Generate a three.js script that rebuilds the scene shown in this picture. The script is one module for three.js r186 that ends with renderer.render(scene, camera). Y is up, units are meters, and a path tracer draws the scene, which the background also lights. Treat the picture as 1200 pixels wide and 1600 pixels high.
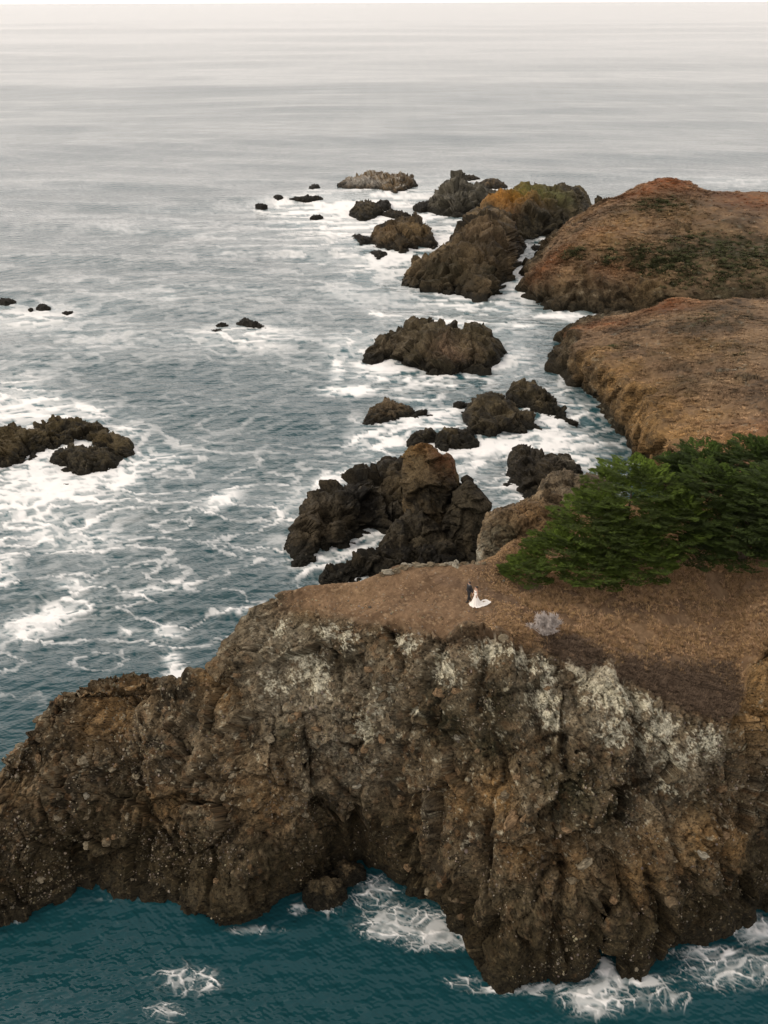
import * as THREE from 'three';
import { mergeGeometries } from 'three/addons/utils/BufferGeometryUtils.js';

// ---------------------------------------------------------------- camera, sky, sun, exposure
const W = 1200, H = 1600, F = 1604.5, EYE = 66;          // photograph size, focal length in its pixels, eye height over the sea
const scene = new THREE.Scene();
const camera = new THREE.PerspectiveCamera(2 * Math.atan(H / 2 / F) * 180 / Math.PI, W / H, 1, 120000);
camera.position.set(0, EYE, 0);
camera.rotation.order = 'YXZ';
camera.rotation.set(-26.47 * Math.PI / 180, 0, -0.0033);
camera.updateMatrixWorld(true);

const SUN = new THREE.Vector3(-0.7, 0.7, -0.02).normalize();   // veiled sun, high on the seaward side
{
  const w = 256, h = 128, d = new Float32Array(w * h * 4);
  for (let j = 0; j < h; j++) for (let i = 0; i < w; i++) {
    const el = (j + 0.5) / h * Math.PI - Math.PI / 2, az = ((i + 0.5) / w - 0.5) * 2 * Math.PI;
    const dir = [Math.cos(el) * Math.cos(az), Math.sin(el), Math.cos(el) * Math.sin(az)];
    const up = Math.max(0, dir[1]), ev = Math.max(0, el);
    const toSun = dir[0] * SUN.x + dir[1] * SUN.y + dir[2] * SUN.z;
    const low = Math.exp(-up * 2.2);
    const cloud = 1 + 0.05 * Math.sin(dir[0] * 7 + 3 * Math.sin(dir[2] * 5)) * Math.sin(dir[1] * 9 + dir[2] * 4);
    const b = (0.48 + 0.7 * Math.exp(-up * 9) + 1.2 * Math.exp(-(((ev - 0.46) / 0.33) ** 2))) * (1 + 0.2 * Math.max(0, toSun)) * cloud;
    const k = (j * w + i) * 4, warm = low;
    d[k] = b * (1.02 + 0.05 * warm); d[k + 1] = b * (0.965 + 0.012 * warm); d[k + 2] = b * (0.95 - 0.045 * warm);
    d[k + 3] = 1;
  }
  const t = new THREE.DataTexture(d, w, h, THREE.RGBAFormat, THREE.FloatType);
  t.mapping = THREE.EquirectangularReflectionMapping; t.magFilter = THREE.LinearFilter; t.needsUpdate = true;
  scene.background = t; scene.environment = t;
}
const sun = new THREE.DirectionalLight(0xfff1dc, 1.5);
sun.position.copy(SUN).multiplyScalar(400).add(new THREE.Vector3(0, 0, -120));
sun.target.position.set(0, 0, -120);
sun.castShadow = true; sun.shadow.radius = 32; sun.shadow.mapSize.set(4096, 4096);
Object.assign(sun.shadow.camera, { left: -220, right: 220, top: 220, bottom: -220, near: 10, far: 900 });
scene.add(sun, sun.target);
const renderer = new THREE.WebGLRenderer({ antialias: true });
renderer.toneMapping = THREE.LinearToneMapping;
renderer.toneMappingExposure = 1.0;
renderer.shadowMap.enabled = true;

// ---------------------------------------------------------------- numbers: random, noise, cells
let seed = 20240611;
const rnd = () => { seed |= 0; seed = seed + 0x6D2B79F5 | 0; let t = Math.imul(seed ^ seed >>> 15, 1 | seed); t = t + Math.imul(t ^ t >>> 7, 61 | t) ^ t; return ((t ^ t >>> 14) >>> 0) / 4294967296; };
const rr = (a, b) => a + (b - a) * rnd();
const clamp = (x, a = 0, b = 1) => x < a ? a : x > b ? b : x;
const sst = (a, b, x) => { const t = clamp((x - a) / (b - a)); return t * t * (3 - 2 * t); };
const mixn = (a, b, t) => a + (b - a) * t;
const PERM = new Uint8Array(512);
{ const p = Array.from({ length: 256 }, (_, i) => i); for (let i = 255; i > 0; i--) { const j = Math.floor(rnd() * (i + 1)); [p[i], p[j]] = [p[j], p[i]]; } for (let i = 0; i < 512; i++) PERM[i] = p[i & 255]; }
const G3 = new Float32Array([1, 1, 0, -1, 1, 0, 1, -1, 0, -1, -1, 0, 1, 0, 1, -1, 0, 1, 1, 0, -1, -1, 0, -1, 0, 1, 1, 0, -1, 1, 0, 1, -1, 0, -1, -1, 1, 1, 0, -1, 1, 0, 0, -1, 1, 0, -1, -1]);
function noise(x, y, z) {                                   // gradient noise, about -0.9 to 0.9
  const X = Math.floor(x), Y = Math.floor(y), Z = Math.floor(z); x -= X; y -= Y; z -= Z;
  const i = X & 255, j = Y & 255, k = Z & 255;
  const u = x * x * x * (x * (x * 6 - 15) + 10), v = y * y * y * (y * (y * 6 - 15) + 10), w = z * z * z * (z * (z * 6 - 15) + 10);
  const g = (h, a, b, c) => { h = (h & 15) * 3; return G3[h] * a + G3[h + 1] * b + G3[h + 2] * c; };
  const A = PERM[i] + j, B = PERM[i + 1] + j, AA = PERM[A] + k, AB = PERM[A + 1] + k, BA = PERM[B] + k, BB = PERM[B + 1] + k;
  const l = (a, b, t) => a + (b - a) * t;
  return l(l(l(g(PERM[AA], x, y, z), g(PERM[BA], x - 1, y, z), u), l(g(PERM[AB], x, y - 1, z), g(PERM[BB], x - 1, y - 1, z), u), v),
    l(l(g(PERM[AA + 1], x, y, z - 1), g(PERM[BA + 1], x - 1, y, z - 1), u), l(g(PERM[AB + 1], x, y - 1, z - 1), g(PERM[BB + 1], x - 1, y - 1, z - 1), u), v), w);
}
function fbm(x, y, z, o = 4) { let a = 0.5, s = 0; for (let i = 0; i < o; i++) { s += a * noise(x, y, z); x = x * 2.03 + 7.1; y = y * 2.03 + 3.7; z = z * 2.03 + 1.9; a *= 0.5; } return s; }
let f1 = 0, f2 = 0, fid = 0, fdx = 0, fdy = 0, fdz = 0;     // result of cells()
function cells(x, y, z) {
  const X = Math.floor(x), Y = Math.floor(y), Z = Math.floor(z); f1 = f2 = 9;
  for (let a = -1; a <= 1; a++) for (let b = -1; b <= 1; b++) for (let c = -1; c <= 1; c++) {
    let h = Math.imul(X + a, 73856093) ^ Math.imul(Y + b, 19349663) ^ Math.imul(Z + c, 83492791);
    h = Math.imul(h ^ h >>> 15, 0x2c1b3c6d); h ^= h >>> 12; h = Math.imul(h, 0x297a2d39); h ^= h >>> 15;
    const dx = X + a + (h & 1023) / 1023 - x, dy = Y + b + (h >>> 10 & 1023) / 1023 - y, dz = Z + c + (h >>> 20 & 1023) / 1023 - z;
    const d = dx * dx + dy * dy + dz * dz;
    if (d < f1) { f2 = f1; f1 = d; fid = h >>> 0; fdx = dx; fdy = dy; fdz = dz; } else if (d < f2) f2 = d;
  }
  f1 = Math.sqrt(f1); f2 = Math.sqrt(f2);
}
const idr = (k) => { let h = Math.imul(fid ^ Math.imul(k, 0x9E3779B1), 0x85ebca6b); h ^= h >>> 13; h = Math.imul(h, 0xc2b2ae35); h ^= h >>> 16; return (h >>> 0) / 4294967296; };
// broken rock: tilted facets in every cell, with a crack where two cells meet
function blocks(x, y, z, s, tilt = 0.55, crack = 0.5, cw = 0.1) {
  cells(x / s, y / s, z / s);
  const t = -(fdx * (idr(2) - 0.5) + fdy * (idr(3) - 0.5) + fdz * (idr(4) - 0.5)) * 2 * tilt;
  return s * ((idr(1) - 0.5) * 0.35 + t * 0.6 - crack * 0.18 * (1 - sst(0, cw, f2 - f1)));
}

// ---------------------------------------------------------------- from a place in the photograph to a place on a level at height y, and back
const inv = camera.matrixWorld.clone(), toCam = camera.matrixWorld.clone().invert();
function at(px, py, y = 0) {
  const d = new THREE.Vector3((px - W / 2) / F, -(py - H / 2) / F, -1).transformDirection(inv);
  const t = (y - EYE) / d.y;
  return new THREE.Vector3(d.x * t, y, d.z * t);
}
const _v = new THREE.Vector3();
function pix(x, y, z) { _v.set(x, y, z).applyMatrix4(toCam); return [W / 2 - _v.x / _v.z * F, H / 2 + _v.y / _v.z * F]; }

// ---------------------------------------------------------------- scene bookkeeping
const taken = {};
function named(n) { const k = taken[n] ?? 0; taken[n] = k + 1; return k ? `${n}_${String(k).padStart(3, '0')}` : n; }
function shade(o) { o.traverse((m) => { if (m.isMesh) { m.castShadow = true; m.receiveShadow = true; } }); return o; }
function put(o, name, label, category, group) {
  o.name = named(name); o.userData.label = label; o.userData.category = category; if (group) o.userData.group = group;
  scene.add(shade(o)); return o;
}
function setting(o, name, label, kind = 'structure') { o.name = named(name); o.userData.kind = kind; if (label) o.userData.label = label; scene.add(shade(o)); return o; }
function part(geo, mat, name, parent) { const m = new THREE.Mesh(geo, mat); m.name = name; m.castShadow = m.receiveShadow = true; parent.add(m); return m; }

// ---------------------------------------------------------------- textures
function tex(n, fn, srgb, rep = 1) {
  const d = new Uint8Array(n * n * 4);
  for (let j = 0; j < n; j++) for (let i = 0; i < n; i++) { const c = fn(i / n, j / n, i, j), k = (j * n + i) * 4; d[k] = c[0]; d[k + 1] = c[1]; d[k + 2] = c[2]; d[k + 3] = 255; }
  const t = new THREE.DataTexture(d, n, n); t.wrapS = t.wrapT = THREE.RepeatWrapping; t.magFilter = THREE.LinearFilter; t.minFilter = THREE.LinearFilter;
  if (srgb) t.colorSpace = THREE.SRGBColorSpace; t.repeat.set(rep, rep); t.needsUpdate = true; return t;
}
// periodic noise on a torus, so that the tile closes
function tnoise(u, v, f, z) { const a = u * 2 * Math.PI, b = v * 2 * Math.PI, r = f / (2 * Math.PI); return noise(Math.cos(a) * r + 11 + z, Math.sin(a) * r + Math.cos(b) * r * 0.73 + 5, Math.sin(b) * r + 3 - z); }
function dots(n, count, r0, r1) {                             // small stones of many tones, closed at the tile's edge
  const d = new Float32Array(n * n);
  for (let q = 0; q < count; q++) { const cx = rnd() * n, cy = rnd() * n, r = r0 + (r1 - r0) * rnd() ** 3, v = rnd() < 0.62 ? rr(0.15, 1) : rr(-0.9, -0.2), e = rr(0.7, 1.3); for (let b = -Math.ceil(r * 1.4); b <= r * 1.4; b++) for (let a = -Math.ceil(r * 1.4); a <= r * 1.4; a++) { const h = Math.hypot(a * e, b / e) / r; if (h < 1) d[((Math.floor(cy) + b + n) % n) * n + (Math.floor(cx) + a + n) % n] = v * Math.min(1, 2.2 * (1 - h)); } }
  return d;
}
const pebbleField = dots(512, 5200, 2, 9);
const rockBump = tex(512, (u, v, i, j) => { const n = 0.45 + 0.3 * tnoise(u, v, 12, 0) + 0.26 * tnoise(u, v, 30, 4) + 0.2 * tnoise(u, v, 70, 9) + 0.16 * Math.abs(pebbleField[j * 512 + i]); const c = clamp(n) * 255; return [c, c, c]; }, false, 1 / 7);
const rockGrain = tex(512, (u, v, i, j) => {
  const n = tnoise(u, v, 18, 2) * 0.5 + tnoise(u, v, 44, 7) * 0.5 + tnoise(u, v, 100, 1) * 0.4, p = pebbleField[j * 512 + i];
  const g = clamp(206 + 66 * n + (p > 0 ? 60 : 95) * p, 50, 255);
  return [g, g * (0.985 + 0.02 * n), g * (0.95 + 0.04 * n)];
}, true, 1 / 7);

const soilGrain = tex(512, (u, v) => { const n = tnoise(u, v, 14, 2) * 0.6 + tnoise(u, v, 40, 7) * 0.5 + tnoise(u, v, 100, 1) * 0.4, g = clamp(214 + 48 * n, 90, 255); return [g, g * (0.99 + 0.01 * n), g * (0.97 + 0.02 * n)]; }, true, 1 / 7);
const stone = (o = {}) => new THREE.MeshPhysicalMaterial({ specularIntensity: 0.35, vertexColors: true, roughness: 0.92, metalness: 0, map: rockGrain, bumpMap: rockBump, bumpScale: 0.14, ...o });
const M = {
  cliff: stone(), rock: stone({ bumpScale: 0.18, roughness: 0.8 }),
  soil: stone({ map: soilGrain, bumpScale: 0.06, roughness: 0.97 }),
  far: stone({ bumpScale: 0.22, roughness: 0.95 }),
};

// ---------------------------------------------------------------- lofted ground: control lines of points, splined both ways
function cr(a, b, c, d, t) { const t2 = t * t, t3 = t2 * t; return 0.5 * (2 * b + (c - a) * t + (2 * a - 5 * b + 4 * c - d) * t2 + (3 * b - a - 3 * c + d) * t3); }
function grid(lines, rows, nu, soft = 1, over = 1) {
  const K = lines[0].length, L = lines.length;
  const fine = lines.map((l) => {
    const out = new Float32Array(nu * 3);
    for (let i = 0; i < nu; i++) {
      const s = i / (nu - 1) * (K - 1), k = Math.min(K - 2, Math.floor(s)), t = s - k;
      const a = l[Math.max(0, k - 1)], b = l[k], c = l[k + 1], d = l[Math.min(K - 1, k + 2)];
      out[i * 3] = mixn(mixn(b.x, c.x, t), cr(a.x, b.x, c.x, d.x, t), soft); out[i * 3 + 1] = mixn(mixn(b.y, c.y, t), cr(a.y, b.y, c.y, d.y, t), soft); out[i * 3 + 2] = mixn(mixn(b.z, c.z, t), cr(a.z, b.z, c.z, d.z, t), soft);
    }
    return out;
  });
  const params = []; for (let l = 0; l < L - 1; l++) for (let r = 0; r < rows[l]; r++) params.push(l + r / rows[l]); params.push(L - 1);
  const nv = params.length, P = new Float32Array(nu * nv * 3);
  for (let j = 0; j < nv; j++) {
    const l = Math.min(L - 2, Math.floor(params[j])), t = params[j] - l;
    const A = fine[Math.max(0, l - 1)], B = fine[l], C = fine[l + 1], D = fine[Math.min(L - 1, l + 2)];
    for (let q = 0; q < nu * 3; q++) P[j * nu * 3 + q] = mixn(mixn(B[q], C[q], t), cr(A[q], B[q], C[q], D[q], t), over);
  }
  const N = new Float32Array(P.length), UV = new Float32Array(nu * nv * 2);
  const g3 = (i, j, c) => P[(clamp(j, 0, nv - 1) * nu + clamp(i, 0, nu - 1)) * 3 + c];
  for (let j = 0; j < nv; j++) for (let i = 0; i < nu; i++) {
    const k = j * nu + i, R = 3;
    const ax = g3(i + R, j, 0) - g3(i - R, j, 0), ay = g3(i + R, j, 1) - g3(i - R, j, 1), az = g3(i + R, j, 2) - g3(i - R, j, 2);
    const bx = g3(i, j + R, 0) - g3(i, j - R, 0), by = g3(i, j + R, 1) - g3(i, j - R, 1), bz = g3(i, j + R, 2) - g3(i, j - R, 2);
    let nx = ay * bz - az * by, ny = az * bx - ax * bz, nz = ax * by - ay * bx; const q = Math.hypot(nx, ny, nz) || 1;
    N[k * 3] = nx / q; N[k * 3 + 1] = ny / q; N[k * 3 + 2] = nz / q;
    if (i) UV[k * 2] = UV[k * 2 - 2] + Math.hypot(P[k * 3] - P[k * 3 - 3], P[k * 3 + 1] - P[k * 3 - 2], P[k * 3 + 2] - P[k * 3 - 1]);
    if (j) { const m = k - nu; UV[k * 2 + 1] = UV[m * 2 + 1] + Math.hypot(P[k * 3] - P[m * 3], P[k * 3 + 1] - P[m * 3 + 1], P[k * 3 + 2] - P[m * 3 + 2]); }
  }
  return { P, N, UV, nu, nv, params };
}
function finish(g, moved, colour) {
  const { nu, nv } = g, idx = new Uint32Array((nu - 1) * (nv - 1) * 6); let q = 0;
  for (let j = 0; j < nv - 1; j++) for (let i = 0; i < nu - 1; i++) { const a = j * nu + i, b = a + 1, c = a + nu, d = c + 1; idx[q++] = a; idx[q++] = b; idx[q++] = c; idx[q++] = b; idx[q++] = d; idx[q++] = c; }
  const geo = new THREE.BufferGeometry();
  geo.setAttribute('position', new THREE.BufferAttribute(moved, 3)); geo.setAttribute('uv', new THREE.BufferAttribute(g.UV, 2)); geo.setIndex(new THREE.BufferAttribute(idx, 1));
  for (let k = 0; k < nu * nv; k++) { const x = moved[k * 3], y = moved[k * 3 + 1], z = moved[k * 3 + 2]; g.UV[k * 2] = x * 0.88 + z * 0.38 + 0.25 * noise(x * 0.4, y * 0.4, z * 0.4); g.UV[k * 2 + 1] = y * 0.84 - z * 0.56 + x * 0.16 + 0.25 * noise(x * 0.4, y * 0.4 + 9, z * 0.4); }
  geo.computeVertexNormals();
  const nn = geo.attributes.normal.array, col = new Float32Array(nu * nv * 3), c = [0, 0, 0];
  for (let k = 0; k < nu * nv; k++) { colour(k, moved[k * 3], moved[k * 3 + 1], moved[k * 3 + 2], nn[k * 3], nn[k * 3 + 1], nn[k * 3 + 2], c); col[k * 3] = c[0]; col[k * 3 + 1] = c[1]; col[k * 3 + 2] = c[2]; }
  geo.setAttribute('color', new THREE.BufferAttribute(col, 3));
  if (g.soft) {                                               // soil where the ground is soft, stone elsewhere
    const a = [], b = []; for (let q = 0; q < idx.length; q += 3) (g.soft[idx[q]] + g.soft[idx[q + 1]] + g.soft[idx[q + 2]] > 1.5 ? b : a).push(idx[q], idx[q + 1], idx[q + 2]);
    idx.set(a); idx.set(b, a.length); geo.addGroup(0, a.length, 0); geo.addGroup(a.length, b.length, 1);
  }
  g.geo = geo; g.moved = moved; g.nn = nn; g.col = col; return geo;
}
function tint(c, r, g, b, t) { c[0] += (r - c[0]) * t; c[1] += (g - c[1]) * t; c[2] += (b - c[2]) * t; }
// the vertex of a grid that shows at a place in the photograph
function shows(g) {
  const n = g.nu * g.nv, S = new Float32Array(n * 2);
  for (let k = 0; k < n; k++) { const p = pix(g.P[k * 3], g.P[k * 3 + 1], g.P[k * 3 + 2]); S[k * 2] = p[0]; S[k * 2 + 1] = p[1]; }
  return (px, py) => {
    let best = 1e9, bk = 0;
    for (let k = 0; k < n; k++) { const e = (S[k * 2] - px) ** 2 + (S[k * 2 + 1] - py) ** 2; const away = Math.max(0, Math.hypot(g.P[k * 3], g.P[k * 3 + 2]) - 50) * 0.6; if (e + away < best) { best = e + away; bk = k; } }
    return new THREE.Vector3(g.P[bk * 3], g.P[bk * 3 + 1], g.P[bk * 3 + 2]);
  };
}
const segd = (x, y, z, a, b) => { const dx = b.x - a.x, dy = b.y - a.y, dz = b.z - a.z; const t = clamp(((x - a.x) * dx + (y - a.y) * dy + (z - a.z) * dz) / (dx * dx + dy * dy + dz * dz || 1)); return Math.hypot(x - a.x - dx * t, y - a.y - dy * t, z - a.z - dz * t); };
// values along a list [px, py, h]
function along(list, x) { if (x <= list[0][0]) return list[0]; for (let i = 1; i < list.length; i++) if (x <= list[i][0]) { const a = list[i - 1], b = list[i], t = (x - a[0]) / (b[0] - a[0]); return a.map((q, c) => mixn(q, b[c], t)); } return list[list.length - 1]; }

// ================================================================ the near headland
const back = (p, d, y) => { const q = Math.hypot(p.x, p.z); return new THREE.Vector3(p.x + p.x / q * d, y, p.z + p.z / q * d); };
const near = (() => {
  const water = [[-150, 1470], [0, 1425], [60, 1412], [100, 1400], [130, 1390], [190, 1395], [250, 1412], [340, 1443], [400, 1430], [440, 1408], [480, 1388], [540, 1368], [590, 1360], [640, 1398], [665, 1408], [700, 1452], [735, 1462], [748, 1505], [780, 1540], [850, 1530], [905, 1529], [945, 1496], [962, 1527], [1000, 1515], [1040, 1480], [1100, 1465], [1150, 1440], [1200, 1420], [1380, 1370]].map((p) => [...p, 0]);
  const brow = [[-150, 1335, 4.6], [0, 1240, 7.4], [50, 1170, 9.3], [85, 1122, 11], [150, 1092, 12.2], [230, 1084, 12.7], [300, 1092, 12.7], [345, 1072, 13.9], [375, 1022, 16.4], [400, 978, 18.8], [480, 955, 20.6], [560, 975, 20.7], [650, 992, 20.9], [800, 1003, 21], [880, 1030, 20.3], [950, 1046, 19.8], [1000, 1078, 18.6], [1080, 1116, 17.2], [1140, 1128, 16.7], [1158, 1100, 17.3], [1172, 1050, 18.8], [1200, 1012, 20], [1380, 960, 21.5]];
  const crest = [[-150, 1300, 5], [0, 1215, 8.2], [30, 1172, 9.6], [60, 1134, 10.7], [85, 1100, 11.9], [130, 1079, 12.8], [180, 1068, 13.1], [230, 1059, 13.5], [290, 1071, 13.3], [335, 1059, 14.4], [355, 1024, 16.3], [380, 988, 18.2], [392, 952, 19.8], [430, 934, 20.7], [480, 918, 21.5], [560, 911, 21.8], [620, 884, 22.2], [700, 881, 22.3], [740, 881, 22.3], [775, 868, 22], [810, 835, 21.3], [850, 802, 20.8], [900, 792, 20.8], [950, 786, 21.2], [1100, 775, 22], [1200, 770, 22.5], [1380, 755, 23]];
  const xs = []; for (let x = -150; x <= 1380; x += 6) xs.push(x);
  const L = [[], [], [], [], [], [], [], [], []];
  for (const x of xs) {
    const b = at(...along(water, x)), sb = new THREE.Vector3(); for (let q = -90; q <= 90; q += 15) sb.add(at(...along(water, x + q))); sb.divideScalar(13);
    const e = at(...along(brow, x)), c = at(...along(crest, x));
    const wob = noise(x * 0.012, 3.3, 0) * 0.05;
    L[0].push(back(b, -2.2, -3)); L[1].push(b);
    L[2].push(new THREE.Vector3().lerpVectors(b, sb, 0.6).lerp(e, 0.16 + wob).setY(e.y * 0.3));
    L[3].push(new THREE.Vector3().lerpVectors(sb, e, 0.5 + wob).setY(e.y * 0.66));
    L[4].push(e);
    const m = new THREE.Vector3().lerpVectors(e, c, 0.5); m.y += 0.25 + (x > 380 ? 0.1 * noise(x * 0.02, 1, 5) : 0); L[5].push(m);
    L[6].push(c);
    const drop = x < 400 ? 2.5 : 3.2;
    L[7].push(back(c, drop, c.y * 0.6)); L[8].push(back(c, drop + 4.5, -3));
  }
  const g = grid(L, [8, 62, 112, 100, 52, 58, 10, 8], 880, 1, 0.75);
  const spot = shows(g);
  // hollows, ribs and joints of the face, each along points found on the face itself
  const V = (...a) => { const o = []; for (let i = 0; i < a.length; i += 2) o.push(spot(a[i], a[i + 1])); return o; };
  const cuts = [   // [points, half width, depth (minus: proud)]
    [V(656, 1250, 664, 1320, 672, 1408), 0.55, 1.3], [V(768, 1275, 758, 1345, 742, 1462), 0.5, 1.3],
    [V(556, 1270, 562, 1320, 566, 1362), 0.7, 1.9], [V(500, 1262, 520, 1300, 530, 1345), 1.1, 1.5],
    [V(380, 1335, 430, 1287, 470, 1262, 500, 1262), 0.35, 0.6], [V(432, 1190, 452, 1225, 478, 1248), 0.4, 0.7], [V(500, 1200, 540, 1206), 0.25, 0.4],
    [V(946, 1498, 946, 1450, 940, 1400), 0.35, 1], [V(858, 1530, 858, 1465, 872, 1420, 880, 1360), 0.3, 0.8], [V(820, 1520, 826, 1460, 838, 1400), 0.22, 0.4],
    [V(330, 1440, 326, 1385, 336, 1340), 0.25, 0.5], [V(215, 1400, 222, 1330, 240, 1290), 0.3, 0.6], [V(126, 1360, 118, 1310, 104, 1260, 100, 1210), 0.5, 0.7], [V(176, 1280, 190, 1240), 0.4, 0.6],
    [V(996, 1215, 996, 1140, 988, 1090, 972, 1064), 0.45, 1], [V(826, 1000, 822, 1060, 832, 1110, 850, 1150), 0.5, 0.9], [V(884, 1150, 888, 1200), 0.5, 0.8], [V(900, 1080, 908, 1120), 0.3, 0.5],
    [V(760, 1020, 752, 1070, 750, 1110), 0.45, 0.7], [V(700, 1010, 668, 1070, 640, 1130), 0.6, 0.6], [V(1160, 1110, 1150, 1170, 1152, 1230), 0.6, 0.8],
    [V(1085, 1260, 1050, 1300, 1060, 1380), 0.3, 0.5], [V(1120, 1330, 1130, 1380, 1150, 1430), 0.7, 1.1],
    [V(640, 1000, 606, 1050, 575, 1110, 562, 1160), 0.7, -0.9], [V(540, 1010, 500, 1060, 480, 1110), 0.6, -0.5],
    [V(720, 1330, 715, 1400, 712, 1440), 1.1, -0.7], [V(800, 1380, 805, 1450, 800, 1530), 1.2, -0.8], [V(900, 1420, 902, 1480, 905, 1520), 1.1, -0.7], [V(610, 1280, 612, 1330, 615, 1380), 1.2, -0.7],
    [V(300, 1290, 290, 1340, 280, 1400), 1.6, -0.8], [V(440, 1310, 400, 1360, 380, 1410), 1.5, -0.7], [V(40, 1260, 40, 1340, 50, 1400), 1.6, -0.8],
    [V(1010, 1400, 1010, 1450, 1020, 1490), 1.3, -0.6],
  ];
  const humps = [[400, 1215, 2.4, 0.9], [250, 1150, 2.5, 0.5], [270, 1250, 2, 0.6], [860, 1085, 1.3, 0.7], [935, 1105, 2.1, 0.9], [1030, 1160, 1.6, 0.5], [520, 1150, 1.6, 0.5], [460, 1010, 1.6, 0.6], [1090, 1290, 1.6, 0.6], [640, 1200, 1.6, -0.4], [760, 1170, 2, -0.5], [540, 1345, 1.3, -1.1], [700, 1425, 0.8, -0.6], [1180, 1110, 1.6, -0.6]].map(([x, y, r, a]) => [spot(x, y), r, a]);
  const n = g.nu * g.nv, out = new Float32Array(n * 3), rough = new Float32Array(n), crackv = new Float32Array(n), top = new Float32Array(n);
  for (let k = 0; k < n; k++) {
    const x = g.P[k * 3], y = g.P[k * 3 + 1], z = g.P[k * 3 + 2], j = Math.floor(k / g.nu), i = k % g.nu, v = g.params[j], px = -150 + 1530 * i / (g.nu - 1);
    // how much of the open top: soil and grass, no broken rock
    let flat = sst(3.85, 4.2, v + 0.3 * fbm(x * 0.3, y * 0.3, z * 0.3, 3)) * (1 - sst(5.9, 6.2, v)) * sst(395, 520, px + 60 * noise(x * 0.25, 0, z * 0.25));
    top[k] = flat;
    const wx = x + 0.5 * noise(x * 0.5, y * 0.5, z * 0.5), wy = (y + 0.5 * noise(x * 0.5 + 9, y * 0.5, z * 0.5)) * 0.62, wz = z + 0.5 * noise(x * 0.5, y * 0.5 + 5, z * 0.5);
    let d = 2 * fbm(x * 0.11, y * 0.13, z * 0.11, 3);
    const tx = wx + 0.55 * fbm(x * 0.4 + 3, y * 0.4, z * 0.4, 3), ty = wy + 0.55 * fbm(x * 0.4, y * 0.4 + 8, z * 0.4, 3);
    const b0 = blocks(x * 0.8 + y * 0.5 + 0.4 * noise(x * 0.3, y * 0.3, z * 0.3), y * 0.75 - x * 0.45, z, 6.2, 1, 0.25, 0.04);
    const b1 = blocks(tx * 0.85 + ty * 0.4, ty * 0.9 - tx * 0.35, wz, 3.1, 0.95, 0.45, 0.05), c1 = f2 - f1;
    const b2 = blocks(tx + 40, ty, wz, 1.05, 0.8, 0.45, 0.09), c2 = f2 - f1;
    const b3 = blocks(wx + 17, wy * 1.3, wz, 0.45, 0.8, 0.5, 0.12);
    cells(x / 0.5 + 0.4 * noise(x, y, z), y / 0.5, z / 0.5); const dome = idr(9) > 0.35 ? 0.3 - f1 * f1 : -0.05;
    const cong = sst(-0.1, 0.25, noise(x * 0.16 + 4, y * 0.16, z * 0.16) + (px < 420 ? 0.1 : 0));
    const rid = 1 - Math.abs(fbm(x * 0.28, y * 0.2, z * 0.28, 4)) * 3;
    let r = b0 * 0.36 + b1 * 0.8 + b2 * 0.85 + b3 * 0.8 + dome * 0.42 * (0.1 + cong) + 0.25 * rid + 0.22 * fbm(x * 1.3, y * 1.3, z * 1.3, 4);
    for (const [c, w, q] of cuts) { let e = 9; for (let s = 1; s < c.length; s++) e = Math.min(e, segd(x, y, z, c[s - 1], c[s])); if (e < w * 2.5) { const ww = w * (1 + 0.35 * noise(x * 1.3, y * 1.3, z * 1.3)); r -= (q > 0 ? 1.15 : 0.55) * q * Math.exp(-(e * e) / (ww * ww * 0.8)); if (q > 0 && e < ww) crackv[k] = Math.max(crackv[k], 1 - e / ww); } }
    for (const [c, w, a] of humps) { const e = ((x - c.x) ** 2 + (y - c.y) ** 2 + (z - c.z) ** 2) / (w * w); if (e < 6) r += a * Math.exp(-e); }
    const soft = 0.16 * fbm(x * 0.35, 2, z * 0.35, 3) + 0.1 * fbm(x * 2.2, y, z * 2.2, 3) + 0.05 * noise(x * 5, y, z * 5);
    d = mixn(d + r, soft, flat) * mixn(0.5, 1, sst(1, 1.7, v));
    const edge = sst(6.2, 5.2, v) * 0.65 + 0.35;                 // keep the skyline near its drawn line
    d *= edge;
    rough[k] = r; crackv[k] = Math.max(crackv[k], (1 - sst(0, 0.04, c1)) * 0.5, (1 - sst(0, 0.08, c2)) * 0.3) * (1 - flat);
    out[k * 3] = x + g.N[k * 3] * d; out[k * 3 + 1] = y + g.N[k * 3 + 1] * d; out[k * 3 + 2] = z + g.N[k * 3 + 2] * d;
  }
  const P = (list) => list.map(([x, y, r, a]) => [spot(x, y), r, a ?? 1]);
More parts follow.
